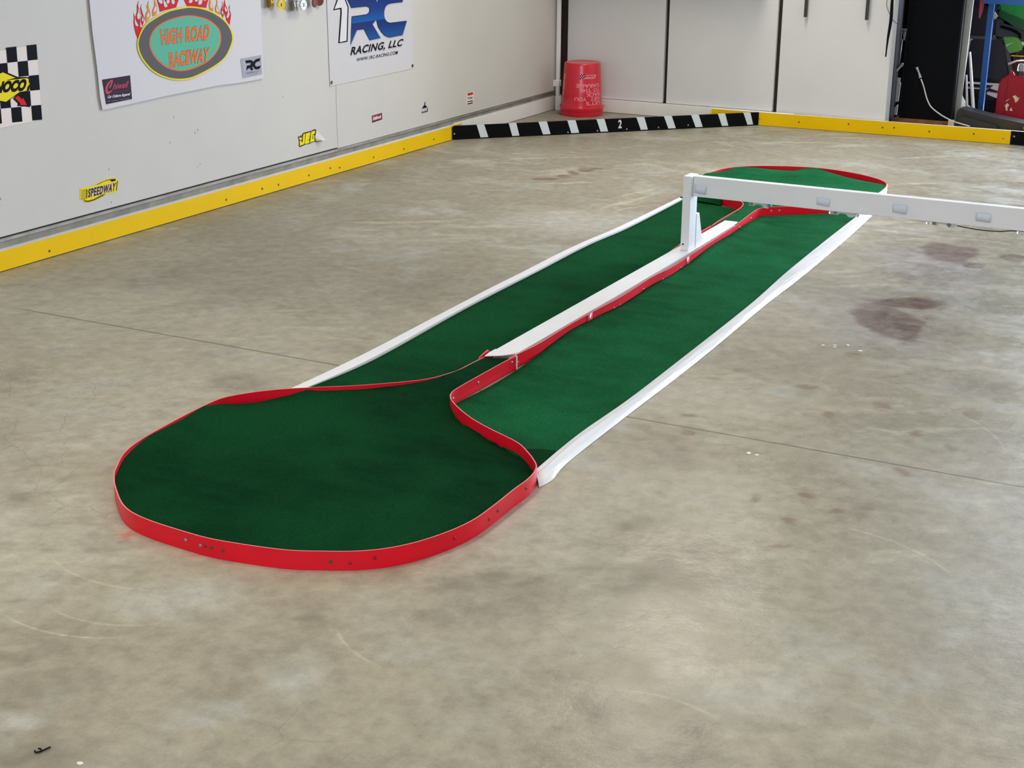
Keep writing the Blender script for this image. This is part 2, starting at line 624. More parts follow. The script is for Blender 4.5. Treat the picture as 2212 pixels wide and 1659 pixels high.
def floor_material():
    t = NT('stained_concrete')
    at_ = t.n('ShaderNodeAttribute', attribute_name='concrete')
    base = at_.outputs['Color']
    fine = t.noise(19, 5, 0.68).outputs['Fac']
    grain = t.noise(150, 2, 0.7).outputs['Fac']
    base = t.mix(1.0, base, t.n('ShaderNodeCombineColor', {0: t.rng(fine, 0.3, 0.7, 0.84, 1.14), 1: t.rng(fine, 0.3, 0.7, 0.83, 1.14), 2: t.rng(fine, 0.3, 0.7, 0.81, 1.15)}).outputs[0], 'MULTIPLY')
    base = t.mix(t.rng(grain, 0.5, 0.85, 0, 0.20), base, rgb(108, 102, 88, FK))
    wv = t.n('ShaderNodeVectorMath', {0: t.noise(9, 3, 0.6).outputs['Color'], 1: (0.04, 0.04, 0.0)}, operation='MULTIPLY').outputs[0]
    wv = t.n('ShaderNodeVectorMath', {0: t.pos, 1: wv}, operation='ADD').outputs[0]
    vo = t.n('ShaderNodeTexVoronoi', {'Vector': wv, 'Scale': 7.0}, feature='DISTANCE_TO_EDGE', voronoi_dimensions='2D').outputs['Distance']
    cr = t.math('MULTIPLY', t.rng(vo, 0.0, 0.016, 1, 0), at_.outputs['Alpha'])
    base = t.mix(t.math('MULTIPLY', cr, 0.55), base, rgb(104, 96, 82, FK))
    am = None
    for (ux, uy, r, bx, by, L) in ARCS:
        d1 = t.n('ShaderNodeVectorMath', {0: t.pos, 1: (ux, uy, 0)}, operation='DISTANCE').outputs['Value']
        m1 = t.rng(t.math('ABSOLUTE', t.math('SUBTRACT', d1, r)), 0.001, 0.006, 1, 0)
        d2 = t.n('ShaderNodeVectorMath', {0: t.pos, 1: (bx, by, 0)}, operation='DISTANCE').outputs['Value']
        m1 = t.math('MULTIPLY', m1, t.rng(d2, L * 1.05, L * 0.6, 0, 1))
        am = m1 if am is None else t.math('MAXIMUM', am, m1)
    am = t.math('MULTIPLY', am, t.rng(fine, 0.35, 0.65, 0.15, 0.7))
    base = t.mix(am, base, rgb(200, 195, 174, FK))
    sx = t.n('ShaderNodeSeparateXYZ', {0: t.pos})
    jw = t.math('MULTIPLY_ADD', t.math('SUBTRACT', fine, 0.5), 0.004, sx.outputs['Y'])
    j = None
    for y, w, s_ in ((4.0815, 0.0032, 1.0), (7.122, 0.004, 0.5), (1.04, 0.0035, 1.0)):
        d = t.math('ABSOLUTE', t.math('SUBTRACT', jw, y))
        m1 = t.math('MULTIPLY', t.rng(d, w * 0.6, w * 1.6, 1, 0), s_)
        j = m1 if j is None else t.math('MAXIMUM', j, m1)
    j = t.math('MULTIPLY', j, t.rng(sx.outputs['X'], -4.30, -4.20, 0.0, 1.0))
    j = t.math('MULTIPLY', j, t.rng(fine, 0.25, 0.5, 0.7, 1.0))
    base = t.mix(t.math('MULTIPLY', j, 0.85), base, rgb(74, 66, 54, FK))
    t.nt.links.new(base, t.b.inputs['Base Color'])
    ag = t.n('ShaderNodeAttribute', attribute_name='sealer')
    wear = t.math('ADD', t.n('ShaderNodeSeparateXYZ', {0: ag.outputs['Vector']}).outputs['X'], t.rng(fine, 0.3, 0.7, -0.1, 0.1))
    t.nt.links.new(t.rng(wear, 0.2, 0.8, FR0, FR1), t.b.inputs['Roughness'])
    t.b.inputs['Specular IOR Level'].default_value = 0.5
    bp = t.n('ShaderNodeBump', {'Strength': 0.10, 'Distance': 0.010, 'Height': fine})
    t.nt.links.new(bp.outputs[0], t.b.inputs['Normal'])
    return t.m


def turf_material(name, a, b_, k=1.0, direction=0.3):
    t = NT(name)
    big = t.noise(1.6, 5, 0.6).outputs['Fac']
    mp = t.n('ShaderNodeMapping', {'Vector': t.pos, 'Rotation': (0, 0, direction), 'Scale': (1.0, 3.2, 1)}).outputs[0]
    band = t.noise(3.0, 5, 0.6, mp).outputs['Fac']
    mp2 = t.n('ShaderNodeMapping', {'Vector': t.pos, 'Rotation': (0, 0, direction), 'Scale': (1.0, 2.4, 1.5)}).outputs[0]
    fib = t.noise(260, 3, 0.8, mp2).outputs['Fac']
    fib2 = t.noise(62, 4, 0.7, mp2).outputs['Fac']
    c = t.mix(t.rng(big, 0.35, 0.65), a, b_)
    c = t.mix(t.rng(band, 0.4, 0.7, 0, 0.5), c, b_)
    c = t.mix(t.rng(fib, 0.34, 0.62, 0.0, 1.0), t.mix(0.72, c, (0.0, 0.012, 0.004, 1)), t.mix(1.0, c, (1.25, 1.2, 1.2, 1), 'MULTIPLY'))
    c = t.mix(t.rng(fib2, 0.5, 0.75, 0.0, 0.4), c, t.mix(1.0, c, (1.7, 1.5, 1.55, 1), 'MULTIPLY'))
    c = t.mix(t.rng(fib2, 0.48, 0.25, 0.0, 0.45), c, t.mix(1.0, c, (0.5, 0.5, 0.5, 1), 'MULTIPLY'))
    t.nt.links.new(c, t.b.inputs['Base Color'])
    t.b.inputs['Roughness'].default_value = 0.85
    t.b.inputs['Specular IOR Level'].default_value = 0.02
    h = t.math('ADD', fib, t.math('MULTIPLY', fib2, 0.8))
    bp = t.n('ShaderNodeBump', {'Strength': 0.9, 'Distance': 0.006, 'Height': h})
    t.nt.links.new(bp.outputs[0], t.b.inputs['Normal'])
    return t.m


def tape_material():
    t = NT('white_tape')
    mp = t.n('ShaderNodeMapping', {'Vector': t.pos, 'Rotation': (0, 0, 0.05), 'Scale': (26, 2.0, 1)}).outputs[0]
    n = t.noise(1.3, 5, 0.6, mp, 0.6).outputs['Fac']
    c = t.mix(t.rng(n, 0.3, 0.7, 0, 0.35), rgb(212, 212, 211, 1.2), rgb(186, 189, 192, 1.2))
    t.nt.links.new(c, t.b.inputs['Base Color'])
    t.b.inputs['Roughness'].default_value = 0.22
    bp = t.n('ShaderNodeBump', {'Strength': 0.6, 'Distance': 0.006, 'Height': n})
    t.nt.links.new(bp.outputs[0], t.b.inputs['Normal'])
    return t.m


FK = 1.0       # concrete albedo
FR0, FR1 = 0.24, 0.50
ST_brown = [(-1.294, 6.771, 0.116, 0.202), (-1.256, 6.833, 0.095, 0.121), (-1.262, 5.529, 0.11, 0.246), (-1.256, 5.831, 0.13, 0.071), (-1.017, 6.807, 0.058, 0.072), (-1.146, 6.592, 0.049, 0.052)]
ST_tan = [(-1.16, 4.401, 0.019, 0.035), (-1.034, 4.569, 0.03, 0.023), (-1.487, 4.031, 0.022, 0.024), (-1.299, 4.639, 0.039, 0.029), (-1.254, 5.044, 0.031, 0.044), (-1.035, 3.73, 0.027, 0.02), (-1.139, 3.637, 0.018, 0.019), (-0.928, 3.673, 0.024, 0.022), (-1.01, 3.545, 0.019, 0.024), (-0.989, 3.387, 0.028, 0.014), (-0.85, 3.732, 0.017, 0.016), (-0.839, 4.042, 0.017, 0.036), (-1.548, 4.185, 0.026, 0.021), (-0.755, 4.291, 0.017, 0.028), (-0.761, 4.623, 0.026, 0.036), (-0.877, 4.372, 0.02, 0.025)]
ST_dark = [(-1.534, 3.903, 0.124, 0.147), (-1.469, 2.806, 0.162, 0.1), (-1.162, 3.082, 0.167, 0.088), (-1.547, 2.659, 0.063, 0.05), (-1.078, 2.434, 0.042, 0.053), (-0.874, 2.362, 0.098, 0.035), (-0.868, 2.468, 0.046, 0.044), (-1.134, 3.229, 0.08, 0.059), (-1.372, 3.317, 0.054, 0.053), (-2.95, 3.774, 0.092, 0.077), (-3.052, 5.119, 0.208, 0.263), (-2.895, 2.719, 0.056, 0.047), (-1.806, 2.481, 0.027, 0.02), (-1.953, 1.777, 0.105, 0.036), (-1.122, 2.323, 0.02, 0.017), (-1.515, 2.892, 0.067, 0.045), (-4.498, 7.053, 0.155, 0.164), (-4.081, 4.677, 0.134, 0.153), (-0.772, 4.9, 0.093, 0.109)]
ST_halo = [(-1.293, 5.477, 0.185, 0.333), (-1.311, 6.481, 0.193, 0.384)]
ST_light = [(-1.734, 2.044, 0.055, 0.046), (-2.071, 1.873, 0.055, 0.025), (-1.709, 2.116, 0.047, 0.036), (-0.792, 2.669, 0.115, 0.085), (-2.114, 2.406, 0.127, 0.094), (-1.686, 2.276, 0.058, 0.058), (-2.483, 5.605, 0.234, 0.308), (-3.021, 6.525, 0.361, 0.258)]
ARCS = [(-2.36, 2.791, 0.376, -2.373, 2.416, 0.221), (-2.318, 2.526, 0.354, -2.287, 2.173, 0.178), (-1.144, 4.167, 0.562, -0.715, 4.529, 0.223), (-0.888, 3.169, 0.407, -0.743, 3.549, 0.23), (-0.966, 2.286, 0.276, -0.954, 2.562, 0.12), (-1.505, 2.686, 0.296, -1.653, 2.43, 0.106), (-2.273, 2.514, 0.263, -2.227, 2.255, 0.15)]
M_floor = floor_material()
M_turf_pad = turf_material('pad_turf', rgb(11, 54, 28, 1.35), rgb(18, 80, 42, 1.35), direction=0.4)
M_turf_strip = turf_material('strip_turf', rgb(20, 82, 44, 1.5), rgb(30, 112, 66, 1.5), direction=1.2)
M_turf_left = turf_material('left_turf', rgb(16, 68, 36, 1.5), rgb(22, 88, 48, 1.5), direction=1.2)
M_tape = tape_material()

# ------------------------------------------------------------------ the room
WX = -4.755            # face of the left wall's panels
struct(build_floor())
b = MB(); b.box(-4.9, 5.3, -5.2, 13.2, 3.2, 3.32)
struct(b.build('ceiling', M_ceiling))
# left wall: two panels that meet in a hairline seam, over a recessed stem wall
b = MB()
b.box(-4.80, WX, -5.2, 7.024, 0.1425, 3.2)
b.box(-4.80, WX + 0.0012, 7.0262, 9.83, 0.137, 0.905)
b.box(-4.80, WX + 0.0002, 7.0262, 9.83, 0.9068, 3.2)
struct(b.build('wall_left', M_wall))
b = MB(); b.box(-4.90, -4.772, -5.2, 9.9, 0.0, 0.20)
b.box(-4.90, -4.80, -5.2, 9.9, 0.2, 3.2)
struct(b.build('trim_1', M_sill))
b = MB(); b.box(-4.772, -4.768, -5.2, 9.86, 0.118, 0.132)
struct(b.build('trim_5', M_sillpaint))
b = MB(); b.box(-4.772, -4.7655, -5.2, 9.86, 0.132, 0.1435)  # solid dark strip: the shadow line under the panel edge, put in as colour
struct(b.build('panel_shadow_strip', M_shadowline_bay))
b = MB(); b.box(-4.772, -4.752, -5.2, 8.36, 0.003, 0.0885); b.box(-4.772, -4.752, 8.36, 9.86, 0.003, 0.0945)
struct(b.build('baseboard_left', M_white))
b = MB(); b.box(-4.752, -3.0, 9.866, 9.885, 0.003, 0.0925)
struct(b.build('baseboard_back', M_white))
b = MB(); b.box(-4.80, -2.40, 9.925, 9.99, 0, 3.2)
struct(b.build('wall_back', M_wooddark))
for i, (x0, x1) in enumerate([(-4.695, -3.953), (-3.926, -3.156), (-3.131, -2.392)]):
    b = MB(); b.box(x0, x1, 9.888 if i < 2 else 9.905, 9.918 if i < 2 else 10.02, 0.094 if i < 2 else 0.004, 2.25, bev=0.002)
    struct(b.build('door_%d' % (i + 1), M_panel))
# header cabinet fronts above the doors, out of the frame, shading the top of the panels
b = MB(); b.box(-4.74, -3.2, 9.58, 9.87, 1.08, 1.75)
struct(b.build('trim_2', M_panel))
# corner conduit with its clip, and the block of wood at its foot
b = MB()
b.box(-4.738, -4.712, 9.79, 9.815, 0.10, 2.6, bev=0.004)
b.box(-4.755, -4.708, 9.785, 9.822, 0.168, 0.212, bev=0.003)
struct(b.build('trim_3', M_white))
b = MB(); b.box(-4.735, -4.688, 9.78, 9.863, 0.0, 0.104, bev=0.003)
struct(b.build('trim_4', M_white))
# rest of the shell, out of view
b = MB(); b.box(5.2, 5.3, -5.2, 13.2, 0, 3.2)
struct(b.build('wall_right', M_wall))
b = MB()
b.box(-4.9, -1.9, -5.2, -5.1, 0, 3.2); b.box(3.1, 5.3, -5.2, -5.1, 0, 3.2); b.box(-1.9, 3.1, -5.2, -5.1, 2.6, 3.2)
struct(b.build('wall_front', M_wall))
b = MB()
b.box(-4.9, -1.1, 13.1, 13.2, 0, 3.2); b.box(2.1, 5.3, 13.1, 13.2, 0, 3.2); b.box(-1.1, 2.1, 13.1, 13.2, 2.5, 3.2)
struct(b.build('wall_far', M_wall))
b = MB(); b.box(-2.50, -2.42, 10.06, 13.1, 0, 3.2)
struct(b.build('wall_bay', M_shadowline_bay))

# flat print on the left wall: (y, z) in metres on the wall
DECAL = {
    'bk_C': [(5.2323, 0.7161), (5.2344, 0.709), (5.2235, 0.6903), (5.2092, 0.68), (5.2051, 0.6825), (5.2222, 0.7044), (5.2228, 0.7093), (5.2086, 0.6999), (5.1965, 0.6835), (5.1938, 0.6729), (5.2019, 0.667), (5.2152, 0.6684), (5.2275, 0.6739), (5.2175, 0.6632), (5.2021, 0.656), (5.1918, 0.6557), (5.1838, 0.6612), (5.18, 0.6725), (5.184, 0.6879), (5.199, 0.705), (5.2176, 0.7148)],
    'bk_t1': [(5.2274, 0.673), (5.3324, 0.6709), (5.3409, 0.6992), (5.2362, 0.6988)],
    'bk_t2': [(5.2287, 0.6589), (5.3322, 0.6548), (5.3332, 0.6638), (5.2297, 0.6677)],
    'bk_t3': [(5.1913, 0.6384), (5.3419, 0.6344), (5.3433, 0.6464), (5.1941, 0.65)],
    'bk_t4': [(5.188, 0.6224), (5.3372, 0.6188), (5.3377, 0.6238), (5.1886, 0.6283)],
    'fg_arrow': [(4.664, 0.7122), (4.6854, 0.6945), (4.6919, 0.7), (4.7089, 0.6671), (4.6714, 0.673), (4.6723, 0.6798), (4.6448, 0.7052)],
    'fg_arrow_blk': [(4.666, 0.727), (4.7324, 0.7238), (4.7262, 0.6568), (4.6777, 0.6675), (4.6552, 0.6703), (4.6597, 0.6802), (4.636, 0.7028)],
    'fg_corner': [(4.7972, 0.9108), (4.7898, 0.5954), (4.6255, 0.9127), (4.6189, 0.6065)],
    'fg_diamond': [(4.4081, 0.7761), (4.5938, 0.8158), (4.6598, 0.7864), (4.6079, 0.7829), (4.6108, 0.7815), (4.7268, 0.7779), (4.7333, 0.7714), (4.7305, 0.7624), (4.7363, 0.753), (4.7221, 0.7425), (4.7152, 0.727), (4.6737, 0.726), (4.5944, 0.6957), (4.4321, 0.7376)],
    'fg_diamond_blk': [(4.3966, 0.7774), (4.5948, 0.823), (4.6742, 0.7883), (4.7352, 0.7816), (4.7397, 0.7544), (4.7294, 0.7253), (4.6753, 0.7259), (4.5953, 0.6905), (4.4198, 0.7346)],
    'fg_outline': [(4.1593, 0.8856), (4.7972, 0.9108), (4.7898, 0.5954), (4.1416, 0.5881)],
    'fg_text': [(4.4717, 0.7441), (4.7078, 0.7313), (4.7256, 0.7741), (4.4859, 0.7818)],
    'fg_textline': [(4.5709, 0.7381), (4.7078, 0.7313), (4.7256, 0.7741), (4.5826, 0.7789)],
    'fm_a': [(5.4045, 0.9964), (5.4116, 0.9778), (5.4071, 0.954), (5.4128, 0.9391), (5.4251, 0.9332), (5.4367, 0.9384), (5.4413, 0.9295), (5.4542, 0.9285), (5.4408, 0.9077), (5.4225, 0.8764), (5.4106, 0.9017), (5.4029, 0.9326), (5.401, 0.9569), (5.4059, 0.9758)],
    'fm_b': [(5.4448, 1.0465), (5.4373, 1.0277), (5.444, 1.0056), (5.4503, 0.987), (5.4464, 0.9679), (5.441, 0.9271), (5.4334, 0.9423), (5.4191, 0.9627), (5.417, 0.9774), (5.4297, 1.0006), (5.4317, 1.0269)],
    'fm_b_in': [(5.4358, 1.0146), (5.4427, 0.9936), (5.4471, 0.9824), (5.4418, 0.9683), (5.4305, 0.9661), (5.4248, 0.9732), (5.4251, 0.984), (5.434, 0.9979)],
    'fm_c': [(5.4626, 1.0321), (5.4574, 1.0179), (5.4662, 0.9883), (5.475, 0.9658), (5.4654, 0.9459), (5.4585, 0.9342), (5.4513, 0.953), (5.4543, 0.9722), (5.4599, 0.9815), (5.4529, 1.011)],
    'fm_c_in': [(5.4614, 0.9777), (5.4674, 0.9651), (5.4646, 0.9556), (5.4588, 0.9537), (5.4554, 0.96)],
    'fm_d': [(5.511, 1.0409), (5.5072, 1.023), (5.5169, 0.9907), (5.5174, 0.9773), (5.5046, 0.9636), (5.4853, 0.9492), (5.48, 0.9691), (5.4863, 0.9844), (5.5012, 1.0016), (5.4935, 1.0251), (5.5042, 1.0123), (5.5044, 1.0317)],
    'fm_d_in': [(5.5023, 0.9942), (5.5086, 0.9828), (5.5057, 0.9732), (5.4959, 0.9691), (5.488, 0.9745), (5.4958, 0.9861)],
    'fm_e': [(5.5497, 1.0506), (5.5575, 1.0355), (5.5661, 1.0178), (5.5654, 1.0019), (5.558, 0.9767), (5.5338, 0.9724), (5.5325, 0.9957), (5.5497, 1.0152), (5.5515, 1.0322)],
    'fm_e_in': [(5.5558, 1.0197), (5.561, 1.0059), (5.5549, 0.9929), (5.547, 0.9898), (5.538, 0.9941), (5.5429, 1.0047)],
    'fm_f': [(5.5646, 1.0667), (5.5728, 1.0369), (5.5828, 1.0044), (5.5849, 0.9883), (5.6239, 0.9941), (5.7025, 1.0011), (5.712, 1.0178), (5.7235, 1.0345), (5.7361, 1.0623), (5.6514, 1.0736)],
    'fm_f1': [(5.5741, 1.049), (5.6006, 1.0473), (5.6067, 1.0322), (5.602, 1.0239), (5.5906, 1.0247), (5.5782, 1.0341)],
    'fm_f2': [(5.6132, 1.049), (5.6205, 1.0362), (5.6378, 1.0166), (5.6369, 1.008), (5.625, 1.0052), (5.615, 1.0108), (5.6119, 1.027)],
    'fm_f3': [(5.6426, 1.0446), (5.6558, 1.0413), (5.6543, 1.0266), (5.6439, 1.0199), (5.6348, 1.0254), (5.6337, 1.0329)],
    'fm_f4': [(5.6715, 1.0428), (5.6885, 1.038), (5.692, 1.0241), (5.6844, 1.016), (5.6729, 1.018), (5.669, 1.0281)],
    'fm_g': [(5.7556, 1.0587), (5.7621, 1.0318), (5.7716, 1.0162), (5.7821, 1.001), (5.8291, 0.9972), (5.9242, 0.9836), (5.9293, 0.9975), (5.9418, 1.0179), (5.953, 1.0466), (5.8444, 1.0591)],
    'fm_g1': [(5.8066, 1.0336), (5.823, 1.0302), (5.821, 1.0199), (5.812, 1.0135), (5.7991, 1.0138), (5.7931, 1.0194)],
    'fm_g2': [(5.838, 1.0316), (5.8622, 1.03), (5.8613, 1.0207), (5.8515, 1.0155), (5.8406, 1.0198)],
    'fm_g3': [(5.8714, 1.0271), (5.8958, 1.0255), (5.8924, 1.0093), (5.8821, 1.0012), (5.8689, 1.0009), (5.862, 1.0078), (5.8665, 1.0157)],
    'fm_g4': [(5.9017, 1.0275), (5.9281, 1.0258), (5.9236, 1.0179), (5.9121, 1.0168), (5.901, 1.0205)],
    'fm_h': [(5.9548, 1.0241), (5.9497, 1.0103), (5.9444, 0.9941), (5.9476, 0.9773), (5.9536, 0.9698), (5.9744, 0.9647), (5.9772, 0.9847), (5.9642, 1.001), (5.9597, 1.0143)],
    'fm_h_in': [(5.9548, 1.0028), (5.9621, 0.9988), (5.9704, 0.984), (5.968, 0.9794), (5.9582, 0.9777), (5.9514, 0.9877)],
    'fm_i': [(6.0048, 1.0209), (6.0048, 0.9995), (5.991, 0.9767), (5.9915, 0.96), (6.0251, 0.9432), (6.0252, 0.9552), (6.0161, 0.9737), (6.008, 0.9922), (6.0114, 1.0086)],
    'fm_i_in': [(6.0027, 0.9877), (6.0083, 0.9743), (6.0149, 0.9607), (6.0066, 0.9553), (5.9986, 0.963), (5.9966, 0.9739)],
    'fm_j': [(6.0485, 1.0073), (6.0484, 0.9846), (6.035, 0.9664), (6.0326, 0.9498), (6.0473, 0.9272), (6.0566, 0.9433), (6.0541, 0.9591), (6.0473, 0.9716), (6.0506, 0.9869)],
    'fm_j_in': [(6.0446, 0.9634), (6.0505, 0.9521), (6.0446, 0.9418), (6.0382, 0.947), (6.0382, 0.9578)],
    'fm_k': [(6.069, 1.0168), (6.0556, 0.977), (6.056, 0.959), (6.071, 0.9266), (6.0738, 0.9131), (6.0976, 0.8895), (6.1113, 0.9321), (6.1104, 0.9442), (6.1019, 0.9617), (6.1058, 0.9844), (6.0988, 0.9716), (6.102, 0.9521), (6.106, 0.9397), (6.0968, 0.9259), (6.0844, 0.9208), (6.0748, 0.9251), (6.089, 0.9506), (6.0862, 0.964), (6.0724, 0.9878), (6.0697, 1.0024)],
    'fm_k_in': [(6.0658, 0.9799), (6.0784, 0.9658), (6.0817, 0.9583), (6.0753, 0.9528), (6.0658, 0.9583), (6.0629, 0.9693)],
    'hl_b1': [(8.5205, 0.2151), (8.5934, 0.2136), (8.5934, 0.2081), (8.5211, 0.2096)],
    'hl_b2': [(8.5204, 0.2016), (8.5933, 0.201), (8.5933, 0.1945), (8.521, 0.1951)],
    'hl_out': [(8.5109, 0.2695), (8.6044, 0.2701), (8.6028, 0.1908), (8.5104, 0.1919)],
    'hl_red': [(8.5228, 0.2668), (8.5949, 0.2661), (8.5949, 0.2506), (8.524, 0.2513)],
    'hl_text': [(8.5212, 0.2279), (8.5934, 0.2269), (8.5935, 0.2404), (8.5226, 0.2431)],
    'jg_E': [(6.7209, 0.2643), (6.7631, 0.2656), (6.7608, 0.2465), (6.7354, 0.2452), (6.7565, 0.2446), (6.7533, 0.2281), (6.7288, 0.2243), (6.753, 0.2232), (6.7499, 0.2078), (6.7077, 0.2061)],
    'jg_G': [(6.7717, 0.2668), (6.8121, 0.2673), (6.8047, 0.2512), (6.7852, 0.2466), (6.7786, 0.2256), (6.786, 0.2245), (6.7893, 0.2436), (6.8021, 0.2442), (6.7969, 0.2291), (6.7991, 0.2116), (6.7573, 0.208)],
    'jg_J': [(6.6967, 0.2628), (6.7147, 0.2651), (6.7062, 0.2155), (6.6984, 0.2081), (6.6606, 0.204), (6.6603, 0.2307), (6.679, 0.2315), (6.6774, 0.2221), (6.6867, 0.2208)],
    'jg_blk': [(6.6478, 0.2602), (6.6606, 0.2511), (6.6706, 0.2605), (6.6805, 0.2531), (6.694, 0.2681), (6.7066, 0.2699), (6.7698, 0.2707), (6.8083, 0.2745), (6.8207, 0.2685), (6.8176, 0.253), (6.8003, 0.231), (6.8031, 0.2086), (6.7549, 0.2034), (6.7065, 0.2033), (6.6623, 0.1983), (6.6534, 0.2051), (6.6564, 0.2348)],
    'jg_crown': [(6.6544, 0.2508), (6.6634, 0.2459), (6.6701, 0.2528), (6.6758, 0.2453), (6.6878, 0.2532), (6.6792, 0.2339), (6.6627, 0.2357)],
    'jg_fold': [(6.8208, 0.2697), (6.8328, 0.2558), (6.8719, 0.206), (6.8386, 0.2096), (6.8106, 0.2087), (6.8024, 0.2307)],
    'jg_folddark': [(6.8053, 0.2095), (6.8387, 0.2108), (6.8719, 0.206), (6.8705, 0.2012), (6.8382, 0.2035), (6.8103, 0.2039)],
    'lb_blue': [(7.1228, 0.986), (7.3717, 0.9908), (7.4232, 0.971), (7.4454, 0.9388), (7.4615, 0.9001), (7.4808, 0.9366), (7.5179, 0.9715), (7.5784, 0.9866), (7.7942, 0.9901), (7.7347, 0.8927), (7.6053, 0.8936), (7.5718, 0.8896), (7.5472, 0.8778), (7.5325, 0.8554), (7.5303, 0.8305), (7.5413, 0.8046), (7.5649, 0.787), (7.5999, 0.7789), (7.7814, 0.7783), (7.7318, 0.7044), (7.5922, 0.7025), (7.5649, 0.707), (7.532, 0.7187), (7.4968, 0.7421), (7.468, 0.7695), (7.4478, 0.8132), (7.4049, 0.7895), (7.4893, 0.7062), (7.3736, 0.705), (7.3155, 0.7718), (7.2437, 0.7721), (7.1775, 0.6952), (7.1975, 0.8458), (7.3478, 0.8451), (7.3701, 0.8515), (7.3811, 0.863), (7.3812, 0.8784), (7.3701, 0.889), (7.3442, 0.8954), (7.1944, 0.8965), (7.1619, 0.9387)],
    'lb_g1': [(6.9786, 0.5082)],
    'lb_g2': [(7.8414, 0.5112)],
    'lb_one': [(7.0901, 0.9909), (7.0552, 0.9516), (7.0156, 0.8934), (7.085, 0.8951), (7.085, 0.8751), (7.0558, 0.7128), (7.1486, 0.7136), (7.1694, 0.9007), (7.1324, 0.9586)],
    'lb_one_in': [(7.096, 0.9787), (7.0647, 0.945), (7.0295, 0.8999), (7.0975, 0.9026), (7.0992, 0.8741), (7.0699, 0.7184), (7.1367, 0.7208), (7.1571, 0.9), (7.1238, 0.9531)],
    'lb_outline': [(6.9577, 1.2408), (6.9653, 0.4892), (7.8531, 0.4942), (7.8344, 1.2108)],
    'lb_shade': [(7.3901, 0.8809), (7.5203, 0.8828), (7.5096, 0.8383), (7.3765, 0.8371)],
    'lb_t1': [(7.1718, 0.639), (7.7266, 0.6409), (7.7468, 0.6795), (7.1842, 0.6823)],
    'lb_t2': [(7.2313, 0.5977), (7.6719, 0.5975), (7.6788, 0.6162), (7.2361, 0.6158)],
    'medals': [(6.4268, 0.9749), (6.4467, 0.9759), (6.5094, 0.9601), (6.6307, 0.9449), (6.6555, 0.9432), (6.7017, 0.9472), (6.8166, 0.9515), (6.8774, 0.9548)],
    'pk_a': [(7.9884, 0.2791), (7.9931, 0.2753), (7.9905, 0.2571), (8.0065, 0.2496), (8.0107, 0.2431), (8.0009, 0.2399), (7.9709, 0.2421), (7.958, 0.2388), (7.9516, 0.2413), (7.9604, 0.2494), (7.9788, 0.2607), (7.9835, 0.2764)],
    'pk_b': [(8.0128, 0.2401), (8.0224, 0.2378), (8.0242, 0.2222), (8.0208, 0.2144), (8.0121, 0.2128), (7.9445, 0.2128), (7.9425, 0.2163), (7.9577, 0.2258), (7.9639, 0.2201), (7.9854, 0.2223), (8.0124, 0.2237)],
    'pk_t': [(7.9523, 0.2243), (8.0102, 0.224), (8.0095, 0.2372), (7.9558, 0.2369)],
    'rd_in': [(7.3937, 0.269), (7.4878, 0.2708), (7.4875, 0.2421), (7.3916, 0.2381)],
    'rd_outline': [(7.3846, 0.272), (7.4948, 0.2749), (7.496, 0.24), (7.4916, 0.2361), (7.3862, 0.2311)],
    'rd_text': [(7.3927, 0.2452), (7.4852, 0.2474), (7.4851, 0.267), (7.3944, 0.2644)],
    'sh_bk': [(5.1662, 0.7235), (5.3509, 0.723), (5.3526, 0.6154), (5.18, 0.6128)],
    'sh_grey': [(5.4203, 0.8505), (5.4348, 0.8906), (5.4804, 0.9333), (5.5552, 0.9619), (5.6456, 0.984), (5.7414, 0.9913), (5.8059, 0.9909), (5.8869, 0.9787), (5.9619, 0.9568), (6.0404, 0.9184), (6.0893, 0.8749), (6.1078, 0.829), (6.0918, 0.7898), (6.0441, 0.7408), (5.9736, 0.7107), (5.8726, 0.6847), (5.7734, 0.6688), (5.6788, 0.6721), (5.5893, 0.6929), (5.5144, 0.7268), (5.4655, 0.7668), (5.4335, 0.8069)],
    'sh_outline': [(5.1365, 1.3224), (5.1292, 1.0706), (5.1312, 0.942), (5.1431, 0.7703), (5.1464, 0.6477), (5.1555, 0.5905), (5.2828, 0.5927), (5.4088, 0.5961), (5.5719, 0.6009), (5.8108, 0.6035), (5.9899, 0.6054), (6.1004, 0.6009), (6.214, 0.5986), (6.3581, 0.5998), (6.3585, 0.8532), (6.369, 1.2833)],
    'sh_redline': [(5.4908, 0.8501), (5.5144, 0.8997), (5.577, 0.9344), (5.674, 0.9538), (5.7897, 0.9578), (5.901, 0.9368), (5.9657, 0.9091), (6.0115, 0.8719), (6.021, 0.8322), (6.0042, 0.7905), (5.951, 0.7485), (5.8808, 0.7217), (5.7782, 0.7046), (5.7001, 0.7049), (5.6177, 0.7238), (5.5584, 0.7562), (5.5123, 0.7994)],
    'sh_t1': [(5.5749, 0.8425), (5.9205, 0.8367), (5.9435, 0.9037), (5.5706, 0.909)],
    'sh_t2': [(5.6201, 0.7341), (5.9061, 0.7331), (5.9282, 0.7962), (5.6217, 0.7991)],
    'sh_teal': [(5.4987, 0.8494), (5.5214, 0.8971), (5.5815, 0.9301), (5.676, 0.9484), (5.7892, 0.9521), (5.8978, 0.9317), (5.9598, 0.9045), (6.003, 0.8696), (6.0114, 0.8331), (5.9948, 0.7931), (5.9447, 0.7538), (5.876, 0.7281), (5.7755, 0.7111), (5.7007, 0.711), (5.6221, 0.7294), (5.5644, 0.7605), (5.5198, 0.8011)],
